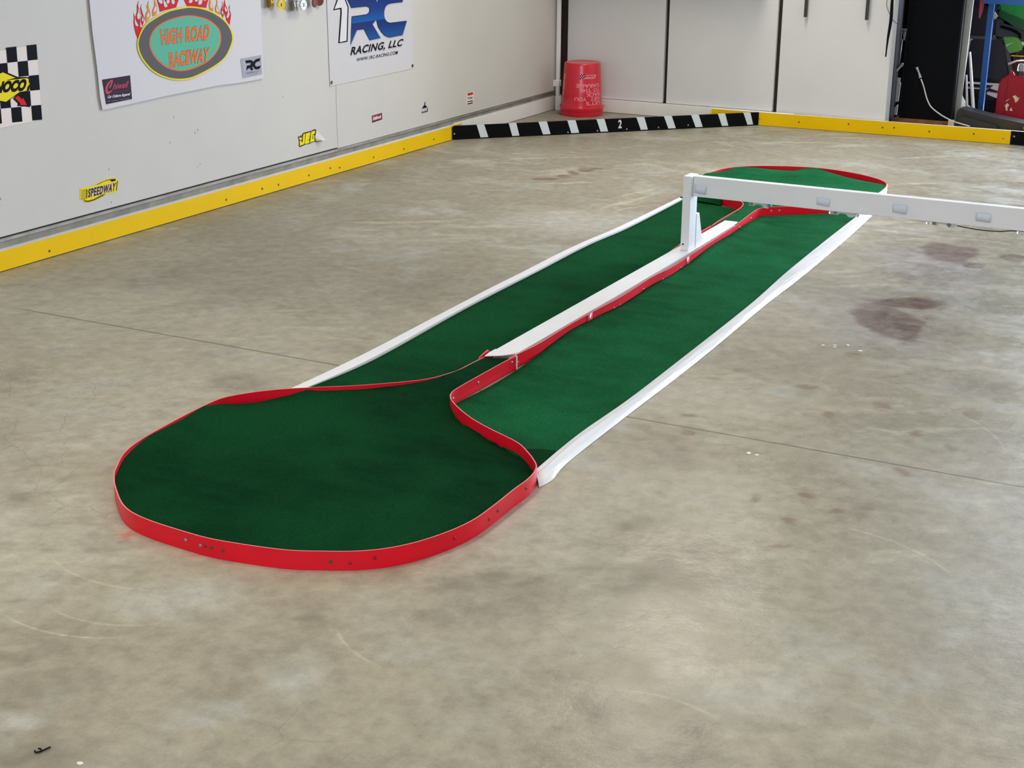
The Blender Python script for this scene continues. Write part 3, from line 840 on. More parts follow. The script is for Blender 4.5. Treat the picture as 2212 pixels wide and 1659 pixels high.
    'sh_yellow': [(5.4112, 0.8493), (5.4281, 0.8951), (5.4749, 0.9385), (5.551, 0.9682), (5.6463, 0.9911), (5.7421, 0.9985), (5.8066, 0.9982), (5.8908, 0.985), (5.9692, 0.9621), (6.0477, 0.9229), (6.0993, 0.8766), (6.1197, 0.828), (6.102, 0.7867), (6.052, 0.7358), (5.9799, 0.7045), (5.8753, 0.6772), (5.7739, 0.6608), (5.6767, 0.6645), (5.5837, 0.687), (5.5066, 0.7224), (5.456, 0.7637), (5.4243, 0.8046)],
    'sm_one': [(6.1911, 0.7027), (6.1785, 0.6855), (6.1897, 0.6857), (6.1886, 0.6543), (6.1912, 0.6495), (6.2061, 0.6497), (6.2108, 0.6881), (6.2074, 0.7011)],
    'sm_outline': [(6.1685, 0.7166), (6.3423, 0.7188), (6.3424, 0.6216), (6.1796, 0.6182)],
    'sm_rc': [(6.2061, 0.7035), (6.2301, 0.7038), (6.2481, 0.7034), (6.2615, 0.7002), (6.27, 0.6931), (6.2745, 0.6922), (6.2808, 0.6956), (6.2935, 0.7016), (6.3089, 0.7033), (6.335, 0.7044), (6.3246, 0.689), (6.3077, 0.6888), (6.2938, 0.6861), (6.2871, 0.6786), (6.2866, 0.6723), (6.2937, 0.6661), (6.3028, 0.6647), (6.3359, 0.6664), (6.3232, 0.6516), (6.294, 0.651), (6.2822, 0.6554), (6.2723, 0.6646), (6.2651, 0.6699), (6.2603, 0.6668), (6.2699, 0.6549), (6.2666, 0.6516), (6.2529, 0.6503), (6.2418, 0.6632), (6.2313, 0.6634), (6.222, 0.6599), (6.211, 0.6538), (6.2189, 0.6774), (6.2461, 0.6782), (6.2525, 0.683), (6.2514, 0.6877), (6.2455, 0.6896), (6.2132, 0.6897)],
    'sm_t1': [(6.2141, 0.6367), (6.3159, 0.6368), (6.3172, 0.6445), (6.2163, 0.6451)],
    'sm_t2': [(6.2268, 0.6271), (6.306, 0.6282), (6.3079, 0.6331), (6.2287, 0.6319)],
    'sp_bar0': [(4.9861, 0.2551), (5.0243, 0.2536), (5.024, 0.2513), (4.9858, 0.2527)],
    'sp_bar1': [(4.9852, 0.2478), (5.0234, 0.2462), (5.0231, 0.244), (4.9849, 0.2454)],
    'sp_bar2': [(4.9843, 0.2405), (5.0225, 0.2388), (5.0222, 0.2366), (4.984, 0.238)],
    'sp_bar3': [(4.9834, 0.2332), (5.0216, 0.2315), (5.0214, 0.2292), (4.9831, 0.2307)],
    'sp_bar4': [(4.9825, 0.2258), (5.0207, 0.2241), (5.0205, 0.2219), (4.9822, 0.2234)],
    'sp_bar5': [(4.9816, 0.2185), (5.0199, 0.2167), (5.0196, 0.2145), (4.9813, 0.216)],
    'sp_outline': [(4.9824, 0.2637), (4.9921, 0.2654), (5.0432, 0.2634), (5.0725, 0.2646), (5.106, 0.272), (5.1478, 0.2776), (5.181, 0.2778), (5.2059, 0.2753), (5.2264, 0.2632), (5.2302, 0.252), (5.2138, 0.2117), (5.205, 0.2086), (5.1564, 0.209), (5.128, 0.2071), (5.0976, 0.201), (5.0641, 0.1944), (5.0314, 0.1923), (5.0046, 0.1967), (4.9961, 0.2056), (4.9984, 0.212), (4.9766, 0.216)],
    'sp_purple': [(5.1787, 0.2718), (5.2117, 0.268), (5.211, 0.2611), (5.1841, 0.2605)],
    'sp_rbar': [(5.2208, 0.2583), (5.2267, 0.2585), (5.2132, 0.2141), (5.2073, 0.2146)],
    'sp_swoosh_dk': [(5.0017, 0.2126), (5.0088, 0.205), (5.0261, 0.2019), (5.0586, 0.2023), (5.0903, 0.2081), (5.1155, 0.2128), (5.1403, 0.2131), (5.123, 0.2069), (5.0944, 0.2016), (5.0611, 0.1961), (5.0254, 0.1957), (5.0066, 0.1997), (4.9988, 0.2086)],
    'sp_text': [(5.0256, 0.2174), (5.2009, 0.2175), (5.2151, 0.2534), (5.0324, 0.2539)],
    'sp_top_dk': [(5.0755, 0.2629), (5.1139, 0.2695), (5.1557, 0.2739), (5.1888, 0.2724), (5.2119, 0.2691), (5.211, 0.2611), (5.184, 0.2599), (5.1798, 0.267), (5.1636, 0.2709), (5.1303, 0.269), (5.0968, 0.2633)],
    'sp_vbar': [(5.0202, 0.2531), (5.0259, 0.2533), (5.019, 0.2163), (5.0134, 0.2162)],
    'specks': [(5.7946, 0.3973), (5.8168, 0.4078), (5.7963, 0.2287), (5.8187, 0.2389), (6.5278, 0.4817), (5.6448, 0.4936), (5.1745, 0.3185), (5.1724, 0.1672), (5.6059, 0.3775), (4.5136, 0.3012)],
}
YSCREWS = [(6.2887, 0.0374), (6.4311, 0.0342), (6.7123, 0.038), (6.9192, 0.0439), (7.0125, 0.0317), (7.3687, 0.0347), (7.7045, 0.0327), (8.0627, 0.0384), (6.4308, 0.0349), (6.2873, 0.0376), (5.9845, 0.0338), (4.7443, 0.0319)]

# ------------------------------------------------------------------ the track
FRONT = [(-2.7, 2.864), (-2.637, 2.798), (-2.531, 2.711), (-2.437, 2.675), (-2.304, 2.659), (-2.185, 2.656), (-2.017, 2.685), (-1.922, 2.725), (-1.853, 2.763), (-1.796, 2.812), (-1.749, 2.882), (-1.713, 2.973), (-1.694, 3.064), (-1.692, 3.172), (-1.695, 3.284), (-1.694, 3.355), (-1.699, 3.405), (-1.711, 3.451), (-1.731, 3.486), (-1.785, 3.547), (-1.849, 3.603), (-1.961, 3.659), (-2.043, 3.705), (-2.110, 3.753), (-2.172, 3.806), (-2.210, 3.848), (-2.229, 3.886), (-2.236, 3.93), (-2.2375, 4.059), (-2.235, 4.20), (-2.2325, 4.28), (-2.2270, 4.325)]
FRONTL = [(-2.731, 2.909), (-2.783, 2.999), (-2.812, 3.1), (-2.826, 3.225), (-2.836, 3.36), (-2.838, 3.45), (-2.828, 3.52), (-2.776, 3.603), (-2.705, 3.676), (-2.63, 3.735), (-2.515, 3.82), (-2.41, 3.92), (-2.362, 3.985), (-2.337, 4.057), (-2.326, 4.111), (-2.322, 4.20), (-2.319, 4.268)]
# turf height along the inside of the ring
front_pts = list(reversed(FRONTL)) + FRONT
front_path = smooth_path(front_pts)


def rim_edges(path, z_top, wob=0.0012):
    return [z_top + wob * noise.noise(Vector((p[0] * 4, p[1] * 4, 0.3))) for p in path]


rim_front = thing('track_ring', 'red vinyl ring around the near green pad, closest to the viewer', 'track edging', (-2.25, 2.66, 0), 'red vinyl edging of the track')
b = MB()
b.ribbon(front_path, 0.0, rim_edges(front_path, 0.0508), 0.0032, edge_mi=1)
b.build('edge_strip', [M_red, M_rededge], rim_front)
b = MB(); b.box(-2.2290, -2.2225, 4.3255, 4.3285, 0.003, 0.0525)
b.build('cut_end', M_white, rim_front)


def screw(pos, nrm, m, parent, r=0.0042, name='screw'):
    n = Vector(nrm).normalized()
    q = n.to_track_quat('Z', 'Y').to_matrix().to_4x4()
    bb = MB()
    bb.lathe([(r, -0.001), (r, 0.0007), (r * 0.75, 0.0018), (r * 0.3, 0.002)], (0, 0, 0), 10, q)
    o = bb.build(name, m, None)
    o.location = pos
    COL.objects.unlink(o)
    return put(o, parent)


def nearest_out(path, x, y, side):
    """foot of (x,y) on the path, pushed to the given side, and the normal there"""
    k = min(range(1, len(path) - 1), key=lambda i: (path[i][0] - x) ** 2 + (path[i][1] - y) ** 2)
    t = Vector((path[k + 1][0] - path[k - 1][0], path[k + 1][1] - path[k - 1][1])).normalized()
    n = Vector((t.y, -t.x)) * side
    return Vector((path[k][0] + n.x * 0.0018, path[k][1] + n.y * 0.0018)), n


for (x, y, z, m) in [(-2.282, 2.649, 0.029, M_screw), (-2.237, 2.645, 0.026, M_screw), (-2.218, 2.653, 0.027, M_green_screw), (-2.196, 2.649, 0.027, M_dark_screw), (-2.163, 2.644, 0.025, M_dark_screw), (-1.914, 2.736, 0.024, M_dark_screw), (-1.696, 3.351, 0.028, M_dark_screw), (-1.698, 3.193, 0.027, M_dark_screw), (-1.688, 3.138, 0.022, M_green_screw), (-1.703, 2.981, 0.026, M_green_screw), (-1.87, 2.755, 0.02, M_green_screw), (-1.82, 2.79, 0.03, M_green_screw)]:
    p, n = nearest_out(front_path, x, y, 1)
    screw((p.x, p.y, z), (n.x, n.y, 0), m, rim_front, 0.0048)
for (x, y, z) in [(-2.241, 4.305, 0.035), (-2.236, 4.08, 0.028), (-2.229, 3.90, 0.026)]:
    p, n = nearest_out(front_path, x, y, 1)
    screw((p.x, p.y, z), (n.x, n.y, 0), M_screw, rim_front, 0.0052)


def turf_pad(name, outline, zs, mid_z, material, seed, amp=0.006, jag=0.0):
    """outline: plan points; zs: turf height at each; filled and gently rolling"""
    rnd = random.Random(seed)
    B = [Vector((p[0], p[1])) for p in outline]
    n = len(B)
    x0, x1 = min(p.x for p in B), max(p.x for p in B)
    y0, y1 = min(p.y for p in B), max(p.y for p in B)
    pts = [p.copy() for p in B]
    st = 0.022
    y = y0
    while y < y1:
        x = x0
        while x < x1:
            q = Vector((x + rnd.uniform(-.3, .3) * st, y + rnd.uniform(-.3, .3) * st))
            ins = False
            j = n - 1
            for i in range(n):
                if (B[i].y > q.y) != (B[j].y > q.y) and q.x < (B[j].x - B[i].x) * (q.y - B[i].y) / (B[j].y - B[i].y) + B[i].x:
                    ins = not ins
                j = i
            if ins and min((q - p).length_squared for p in B) > (0.6 * st) ** 2:
                pts.append(q)
            x += st
        y += st
    vs, es, fs, _, _, _ = delaunay_2d_cdt(pts, [(i, (i + 1) % n) for i in range(n)], [list(range(n))], 2, 1e-5)
    v3 = []
    for v in vs:
        d = [((v - B[i]).length, i) for i in range(n)]
        dm = min(d)[0]
        if dm < 1e-4:
            i = min(d)[1]
            z = zs[i] + jag * rnd.uniform(-1, 1)
        else:
            w = sum(1 / (a ** 3 + 1e-9) for a, i in d)
            zb = sum(zs[i] / (a ** 3 + 1e-9) for a, i in d) / w
            k = math.exp(-dm / 0.07)
            z = zb * k + mid_z * (1 - k) + amp * (1 - k) * noise.noise(Vector((v.x * 3.1, v.y * 3.1, seed)))
        v3.append((v.x, v.y, max(z, 0.006)))
    me = bpy.data.meshes.new(name)
    me.from_pydata(v3, [], fs)
    for p in me.polygons:
        p.use_smooth = True
    me.materials.append(material)
    me.update()
    if me.polygons and me.polygons[0].normal.z < 0:
        me.flip_normals()
    return put(bpy.data.objects.new(name, me))


def profile(pairs, t):
    for (a, za), (c, zc) in zip(pairs, pairs[1:]):
        if t <= c:
            k = (t - a) / (c - a)
            return za + (zc - za) * k
    return pairs[-1][1]


def key_heights(path, keys):
    """height along a closed path from (x, y, z) keys placed by nearest sample"""
    idx = sorted((min(range(len(path)), key=lambda i: (path[i][0] - x) ** 2 + (path[i][1] - y) ** 2), z) for x, y, z in keys)
    idx = [(idx[-1][0] - len(path), idx[-1][1])] + idx + [(idx[0][0] + len(path), idx[0][1])]
    out, j = [], 0
    for i in range(len(path)):
        while idx[j + 1][0] <= i:
            j += 1
        a, c = idx[j], idx[j + 1]
        k = (i - a[0]) / max(1, c[0] - a[0])
        out.append(a[1] + (c[1] - a[1]) * k)
    return out


FK_KEYS = [(-2.319, 4.268, 0.0470), (-2.321, 4.21, 0.0495), (-2.33, 4.10, 0.0503), (-2.35, 4.02, 0.0495), (-2.375, 3.965, 0.046), (-2.41, 3.92, 0.043), (-2.515, 3.82, 0.038), (-2.63, 3.735, 0.039), (-2.665, 3.71, 0.045), (-2.705, 3.676, 0.029), (-2.776, 3.603, 0.014), (-2.815, 3.54, 0.020), (-2.836, 3.47, 0.036), (-2.838, 3.43, 0.050), (-2.832, 3.30, 0.043), (-2.818, 3.15, 0.048), (-2.79, 3.02, 0.037), (-2.73, 2.91, 0.036), (-2.3, 2.66, 0.030), (-1.80, 2.81, 0.034), (-1.695, 3.15, 0.038), (-1.70, 3.40, 0.036), (-1.725, 3.475, 0.020), (-1.785, 3.547, 0.017), (-1.849, 3.603, 0.016), (-1.961, 3.659, 0.018), (-2.043, 3.705, 0.020), (-2.11, 3.753, 0.018), (-2.19, 3.82, 0.022), (-2.228, 3.89, 0.030), (-2.238, 4.05, 0.040), (-2.235, 4.20, 0.044), (-2.2270, 4.325, 0.045)]
step2 = front_path[::2]
zf = key_heights(step2, FK_KEYS)
rj = random.Random(4)
zf = [z - (rj.uniform(0, 0.011) if (p[0] > -2.2 and 3.45 < p[1] < 3.8) else 0) for z, p in zip(zf, step2)]
o = turf_pad('turf_pad', [(p[0], p[1]) for p in step2], zf, 0.036, M_turf_pad, 3)
tag(o, 'near rounded pad of dark green artificial turf inside the red ring', 'artificial turf', 'green turf pieces of the track')

# --- far ring and pad
BACK = [(-2.259, 6.668), (-2.265, 6.75), (-2.272, 6.84), (-2.279, 6.95), (-2.277, 7.04), (-2.238, 7.10), (-2.15, 7.17), (-2.04, 7.27), (-1.95, 7.38), (-1.895, 7.49), (-1.868, 7.60), (-1.860, 7.72), (-1.866, 7.86), (-1.885, 7.97), (-1.921, 8.042), (-1.988, 8.113), (-2.107, 8.186), (-2.275, 8.238), (-2.428, 8.230), (-2.617, 8.162), (-2.740, 8.06), (-2.80, 7.955), (-2.820, 7.85), (-2.825, 7.75), (-2.812, 7.63), (-2.765, 7.50), (-2.68, 7.37), (-2.58, 7.27), (-2.47, 7.19), (-2.405, 7.140), (-2.378, 7.08), (-2.364, 6.99), (-2.361, 6.88), (-2.359, 6.745), (-2.356, 6.651), (-2.351, 6.57)]
back_path = smooth_path(BACK)
rim_back = thing('track_ring', 'red vinyl ring around the far green pad, behind the white gate', 'track edging', (-2.3, 8.2, 0), 'red vinyl edging of the track')
b = MB(); b.ribbon(back_path, 0.0, rim_edges(back_path, 0.0508), 0.0032, edge_mi=1)
b.build('edge_strip', [M_red, M_rededge], rim_back)
for (x, y, z) in [(-2.27, 6.70, 0.024), (-2.275, 6.90, 0.026), (-2.20, 7.13, 0.03), (-2.24, 7.10, 0.03)]:
    p, n = nearest_out(back_path, x, y, 1)
    screw((p.x, p.y, z), (n.x, n.y, 0), M_screw, rim_back, 0.0055)
b = MB()
tp = smooth_path([(-1.885, 7.50), (-1.868, 7.60), (-1.8575, 7.72), (-1.8605, 7.86), (-1.876, 7.95)])
b.ribbon(tp, 0.0, 0.0525, 0.003)
b.build('white_tape_patch', M_white, rim_back)
BK_KEYS = [(-2.259, 6.668, 0.046), (-2.277, 7.04, 0.045), (-2.15, 7.17, 0.046), (-1.95, 7.38, 0.049), (-1.868, 7.60, 0.052), (-1.860, 7.72, 0.050), (-1.885, 7.97, 0.044), (-1.93, 8.05, 0.026), (-1.99, 8.11, 0.012), (-2.10, 8.18, 0.002), (-2.17, 8.21, 0.016), (-2.27, 8.236, 0.030), (-2.34, 8.24, 0.051), (-2.40, 8.23, 0.044), (-2.48, 8.21, 0.026), (-2.60, 8.17, 0.030), (-2.70, 8.10, 0.042), (-2.75, 8.05, 0.050), (-2.79, 7.98, 0.036), (-2.815, 7.88, 0.040), (-2.825, 7.75, 0.058), (-2.812, 7.63, 0.056), (-2.68, 7.37, 0.054), (-2.47, 7.19, 0.048), (-2.378, 7.08, 0.047), (-2.361, 6.88, 0.046), (-2.351, 6.57, 0.046)]
step2 = back_path[::2]
o = turf_pad('turf_pad', [(p[0], p[1]) for p in step2], key_heights(step2, BK_KEYS), 0.050, M_turf_strip, 8, amp=0.030)
tag(o, 'far rounded pad of rumpled green artificial turf behind the white gate', 'artificial turf', 'green turf pieces of the track')

# loose flap of turf from the far pad that covers the end of the left strip
b = MB()
fl_top = smooth_path([(-2.805, 7.60, 0.056), (-2.765, 7.49, 0.056), (-2.69, 7.375, 0.055), (-2.62, 7.30, 0.054), (-2.555, 7.25, 0.050)], 0.02)
fl_bot = smooth_path([(-2.785, 7.265, 0.0165), (-2.73, 7.24, 0.0165), (-2.66, 7.205, 0.021), (-2.59, 7.19, 0.023), (-2.525, 7.185, 0.018)], 0.02)
nn = 24
rowsv = []
for i in range(nn + 1):
    a = fl_top[int(i / nn * (len(fl_top) - 1))]
    c = fl_bot[int(i / nn * (len(fl_bot) - 1))]
    rowsv.append([b.bm.verts.new(a.lerp(c, k / 6) + Vector((0, 0, -0.028 * math.sin(math.pi * k / 6)))) for k in range(7)])
for r0, r1 in zip(rowsv, rowsv[1:]):
    for k in range(6):
        f = b.bm.faces.new((r0[k], r0[k + 1], r1[k + 1], r1[k])); f.smooth = True
o = b.build('turf_flap', M_turf_pad)
m = o.modifiers.new('thickness', 'SOLIDIFY'); m.thickness = 0.006; m.offset = -1
tag(o, 'loose dark green turf flap over the far end of the left strip', 'artificial turf', 'green turf pieces of the track')

def at(path, t):
    f = t * (len(path) - 1)
    i = min(int(f), len(path) - 2)
    return path[i].lerp(path[i + 1], f - i)


# --- the two long strips of turf
def strip(name, left, right, z, material, label, seed, lap=0.0):
    L = smooth_path(left, 0.03); R = smooth_path(right, 0.03)
    n = 170
    bb = MB()
    rows = []
    for i in range(n + 1):
        a = at(L, i / n)
        c = at(R, i / n)
        row = []
        for k in range(15):
            p = a.lerp(c, k / 14)
            ed = min(k, 14 - k) / 2
            zz = z + min(1, ed) * 0.004 * max(0, noise.noise(Vector((p.x * 2.5, p.y * 2.0, seed))) + 0.15)
            if lap:
                wv_ = max(0, 0.25 + 1.3 * noise.noise(Vector((7.7, p.y * 2.6, seed))))
                zz += lap * min(wv_, 1) * max(0, 1 - k / 2.5) * min(1, max(0, (p.y - 4.3) * 6))
            row.append(bb.bm.verts.new((p.x, p.y, zz)))
        rows.append(row)
    for r0, r1 in zip(rows, rows[1:]):
        for k in range(14):
            f = bb.bm.faces.new((r0[k], r0[k + 1], r1[k + 1], r1[k])); f.smooth = True
    o = bb.build(name, material)
    m = o.modifiers.new('thickness', 'SOLIDIFY'); m.thickness = 0.006; m.offset = -1
    return tag(o, label, 'artificial turf', 'green turf pieces of the track')


strip('turf_strip', [(-2.727, 3.815), (-2.70, 4.17), (-2.736, 4.889), (-2.75, 5.557), (-2.762, 6.073), (-2.744, 6.507), (-2.757, 7.26)],
      [(-2.50, 3.86), (-2.352, 4.06), (-2.338, 4.25), (-2.342, 4.7), (-2.350, 5.6), (-2.365, 6.4), (-2.372, 7.03), (-2.46, 7.155)], 0.0085, M_turf_left,
      'long strip of green turf left of the white centre board', 2)
strip('turf_strip', [(-2.222, 3.875), (-2.205, 4.10), (-2.208, 4.33), (-2.229, 4.6), (-2.231, 4.8), (-2.226, 5.2), (-2.232, 5.6), (-2.236, 6.1), (-2.248, 6.6), (-2.262, 7.03)],
      [(-1.738, 3.497), (-1.742, 3.825), (-1.738, 4.18), (-1.745, 4.658), (-1.765, 5.447), (-1.796, 6.014), (-1.815, 6.631), (-1.835, 7.36)], 0.0085, M_turf_strip,
      'long strip of green turf right of the red centre rail', 5, lap=0.017)
# darker turf-coloured patch drawing the ring's corner shadow on the right strip
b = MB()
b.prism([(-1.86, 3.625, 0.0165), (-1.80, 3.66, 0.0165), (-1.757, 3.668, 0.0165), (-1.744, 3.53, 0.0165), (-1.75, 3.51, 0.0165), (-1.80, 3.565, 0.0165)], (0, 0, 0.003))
tag(b.build('turf_shadow_patch', M_turf_pad), 'dark triangular patch imitating shadow in the near corner of the right strip', 'artificial turf', 'green turf pieces of the track')
# --- white edgings
b = MB()
Lo = smooth_path([(-2.772, 3.765), (-2.766, 4.20), (-2.790, 4.90), (-2.806, 5.566), (-2.812, 6.082), (-2.794, 6.509), (-2.795, 7.36)], 0.04)
Li = smooth_path([(-2.728, 3.805), (-2.712, 4.172), (-2.748, 4.889), (-2.762, 5.557), (-2.774, 6.073), (-2.756, 6.507), (-2.762, 7.24)], 0.04)
n = 100
rows = []
for i in range(n + 1):
    a = at(Lo, i / n); c = at(Li, i / n)
    z = 0.0115 + 0.002 * noise.noise(Vector((0, a.y * 3, 0)))
    rows.append([b.bm.verts.new(p) for p in ((a.x - .004, a.y, 0.0), (a.x, a.y, z * 0.8), (a.x * .6 + c.x * .4, a.y * .6 + c.y * .4, z), (c.x, c.y, z), (c.x, c.y, 0.0))])
for r0, r1 in zip(rows, rows[1:]):
    for k in range(4):
        f = b.bm.faces.new((r0[k], r0[k + 1], r1[k + 1], r1[k])); f.smooth = True
tag(b.build('edging_strip', M_pvc), 'narrow white edging along the left side of the turf track', 'track edging')
b = MB()
Ri = smooth_path([(-1.742, 3.505), (-1.756, 3.825), (-1.750, 4.18), (-1.758, 4.658), (-1.778, 5.447), (-1.809, 6.014), (-1.830, 6.631), (-1.850, 7.40)], 0.02)
Ro = smooth_path([(-1.694, 3.437), (-1.685, 3.50), (-1.704, 3.644), (-1.711, 4.091), (-1.716, 4.710), (-1.742, 5.522), (-1.746, 6.013), (-1.774, 6.826), (-1.805, 7.42)], 0.02)
n = 300
rows = []
for i in range(n + 1):
    t_ = i / n
    fi = t_ * (len(Ri) - 1); fo = t_ * (len(Ro) - 1)
    a = Ri[int(fi)].lerp(Ri[min(int(fi) + 1, len(Ri) - 1)], fi % 1); c = Ro[int(fo)].lerp(Ro[min(int(fo) + 1, len(Ro) - 1)], fo % 1)
    row = []
    for k in range(9):
        u = k / 8
        p = a.lerp(c, u)
        z = 0.0175 * (1 - u ** 3) + 0.0015
        z += 0.0035 * math.sin(math.pi * u) * noise.noise(Vector((u * 7, p.y * 1.7 + u * 1.4, 2.2)))
        row.append(b.bm.verts.new((p.x, p.y, max(z, 0.001))))
    rows.append(row)
for r0, r1 in zip(rows, rows[1:]):
    for k in range(8):
        f = b.bm.faces.new((r0[k], r0[k + 1], r1[k + 1], r1[k])); f.smooth = True
tag(b.build('edging_tape', M_tape), 'wide glossy wrinkled white tape along the right side of the turf track', 'track edging')

# --- centre board and rails
b = MB()
b.prism([(x, y, 0.0165) for x, y in ((-2.331, 4.36), (-2.246, 4.36), (-2.247, 5.2), (-2.253, 5.9), (-2.262, 6.4), (-2.269, 6.665), (-2.341, 6.665), (-2.337, 5.9))], (0, 0, 0.029))
b.prism([(x, y, 0.0165) for x, y in ((-2.341, 6.669), (-2.269, 6.669), (-2.272, 6.72), (-2.343, 6.72))], (0, 0, 0.0285))
# lifted skin at the near end
sk = [(-2.322, 4.278, 0.0485), (-2.300, 4.300, 0.0470), (-2.285, 4.312, 0.0462), (-2.268, 4.330, 0.0460), (-2.252, 4.352, 0.0460), (-2.247, 4.372, 0.0460), (-2.331, 4.372, 0.0460), (-2.331, 4.33, 0.0462)]
b.prism(sk, (0, 0, 0.0025))
tag(b.build('centre_board', M_pvc, None, True), 'long flat white board down the middle of the track between the turf strips', 'board')

RR = [(-2.2455, 4.300), (-2.2445, 4.345), (-2.239, 4.41), (-2.234, 4.503), (-2.238, 4.754), (-2.236, 4.962), (-2.230, 5.197), (-2.238, 5.519), (-2.229, 5.722), (-2.238, 5.986), (-2.244, 6.151), (-2.252, 6.40), (-2.262, 6.66)]
RR = [(x + 0.006, y) for x, y in RR]
rr = smooth_path(RR)
rail_r = thing('track_rail', 'red vinyl rail along the right side of the white centre board', 'track edging', (-2.23, 4.31, 0), 'red vinyl edging of the track')
b = MB()
zt = [0.0485 + 0.0022 * noise.noise(Vector((0.5, p[1] * 3.2, 0))) for p in rr]
b.ribbon(rr, 0.0, zt, 0.003, edge_mi=1)
b.build('edge_strip', [M_red, M_rededge], rail_r)
for (x, y, z) in [(-2.218, 4.36, 0.018), (-2.213, 4.733, 0.016), (-2.217, 4.927, 0.016), (-2.226, 5.15, 0.018), (-2.225, 5.198, 0.018), (-2.231, 5.443, 0.020), (-2.237, 5.642, 0.016), (-2.247, 5.842, 0.020), (-2.247, 6.2, 0.02), (-2.255, 6.45, 0.02), (-2.255, 6.52, 0.026)]:
    p, nrm = nearest_out(rr, x, y, 1)
    screw((p.x, p.y, z), (nrm.x, nrm.y, 0), M_screw, rail_r, 0.0046)
for y in (4.93, 5.93):
    p, nrm = nearest_out(rr, -2.2, y, 1)
    b = MB()
    b.ribbon([(p.x + 0.0012, y - 0.022), (p.x + 0.0012, y + 0.022)], 0.001, 0.0490, 0.0012)
    b.build('joint_patch', mat('scuffed_vinyl', rgb(200, 58, 70, 1.3), 0.35), rail_r)
LR = smooth_path([(-2.330, 4.255), (-2.3355, 4.30), (-2.3375, 4.345), (-2.337, 4.40), (-2.337, 4.8), (-2.341, 5.5), (-2.349, 6.2), (-2.353, 6.56)])
rail_l = thing('track_rail', 'red vinyl rail mostly hidden along the left side of the white centre board', 'track edging', (-2.34, 4.3, 0), 'red vinyl edging of the track')
b = MB()
zt = [profile([(4.0, 0.0505), (4.255, 0.0505), (4.343, 0.0575), (4.347, 0.034), (5.95, 0.034), (6.2, 0.0495), (6.6, 0.0505)], p[1]) for p in LR]
b.ribbon(LR, 0.0, zt, 0.003, edge_mi=1)
b.build('edge_strip', [M_red, M_rededge], rail_l)

# ------------------------------------------------------------------ timing gate
gate = thing('timing_gate', 'white painted wooden gate whose long beam reaches across the track', 'gate', (-2.29, 6.1, 0.0455))
b = MB(); b.box(-2.309, -2.272, 6.052, 6.137, 0.0455, 0.3735, bev=0.002)
b.build('post', M_gate, gate)
b = MB(); b.box(-2.2715, -0.30, 6.079, 6.117, 0.283, 0.3715, bev=0.002)
b.build('beam', M_gate, gate)
b = MB(); b.box(-0.337, -0.30, 6.117, 6.155, 0.0, 0.3715, bev=0.002)
b.build('post', M_gate, gate)
b = MB()
b.prism([(-2.306, 6.1375, 0.0455), (-2.306, 6.225, 0.0455), (-2.306, 6.166, 0.195), (-2.306, 6.1375, 0.195)], (0.036, 0, 0))
b.build('brace', M_gate, gate)
b = MB(); b.lathe([(0.0045, 0), (0.0045, 0.0015), (0.002, 0.002)], (0, 0, 0), 10, Matrix.Rotation(math.radians(90), 4, 'X'))
o = b.build('bolt', M_dark_screw); COL.objects.unlink(o); o.location = (-2.297, 6.0515, 0.073); put(o, gate)
for i, (x0, x1, z0, z1) in enumerate([(-2.264, -2.211, 0.300, 0.338), (-1.722, -1.666, 0.304, 0.335), (-1.405, -1.347, 0.305, 0.340), (-1.070, -1.013, 0.307, 0.340)]):
    b = MB()
    rows = []
    for k in range(7):
        u = k / 6
        lift = 0.0005 + (0.0045 * u if i < 3 else 0.003)
        rows.append([b.bm.verts.new((x0 + (x1 - x0) * u, 6.0785 - lift - (0.003 if (i == 3 and j == 1) else 0), [z0 - 0.003 * u, (z0 + z1) / 2, z1 - 0.001 * u][j])) for j in range(3)])
    for r0, r1 in zip(rows, rows[1:]):
        for j in range(2):
            f = b.bm.faces.new((r0[j], r0[j + 1], r1[j + 1], r1[j])); f.smooth = True
    o = b.build('paper_tag', M_paper, gate)
    m = o.modifiers.new('thickness', 'SOLIDIFY'); m.thickness = 0.0005


def light_bar(x0):
    """scalloped clear bar with lamps under the beam"""
    pts = [(x0, 0.2825), (x0, 0.266), (x0 + 0.021, 0.266), (x0 + 0.03, 0.273), (x0 + 0.045, 0.2745), (x0 + 0.058, 0.272), (x0 + 0.068, 0.262), (x0 + 0.085, 0.262), (x0 + 0.10, 0.272), (x0 + 0.10, 0.2825)]
    bb = MB()
    bb.prism([(x, 6.094, z) for x, z in pts], (0, 0.006, 0))
    o = bb.build('light_bar', M_frost, gate, True)
    bb = MB()
    bb.box(x0 + 0.003, x0 + 0.018, 6.092, 6.094, 0.2685, 0.279)
    bb.build('chip', mat('grey_chip', rgb(130, 134, 130), 0.5), o)


for x0 in (-2.021, -1.655, -1.245):
    light_bar(x0)
for x in (-1.932, -1.664, -1.552, -1.261, -1.176, -0.905):
    b = MB(); b.ball((x, 6.096, 0.2735), 0.0085, (1, 1, 1), 14)
    b.build('lamp_bulb', M_clear, gate)
b = MB(); b.tube(smooth_path([(-1.93, 6.10, 0.281), (-1.8, 6.10, 0.2815), (-1.65, 6.10, 0.2805), (-1.26, 6.10, 0.2805), (-1.176, 6.10, 0.277), (-1.12, 6.10, 0.270), (-1.04, 6.10, 0.2655), (-0.97, 6.10, 0.269), (-0.905, 6.10, 0.278), (-0.7, 6.10, 0.2805)], 0.02), 0.0022, 8)
b.build('cable', M_blkplastic, gate)

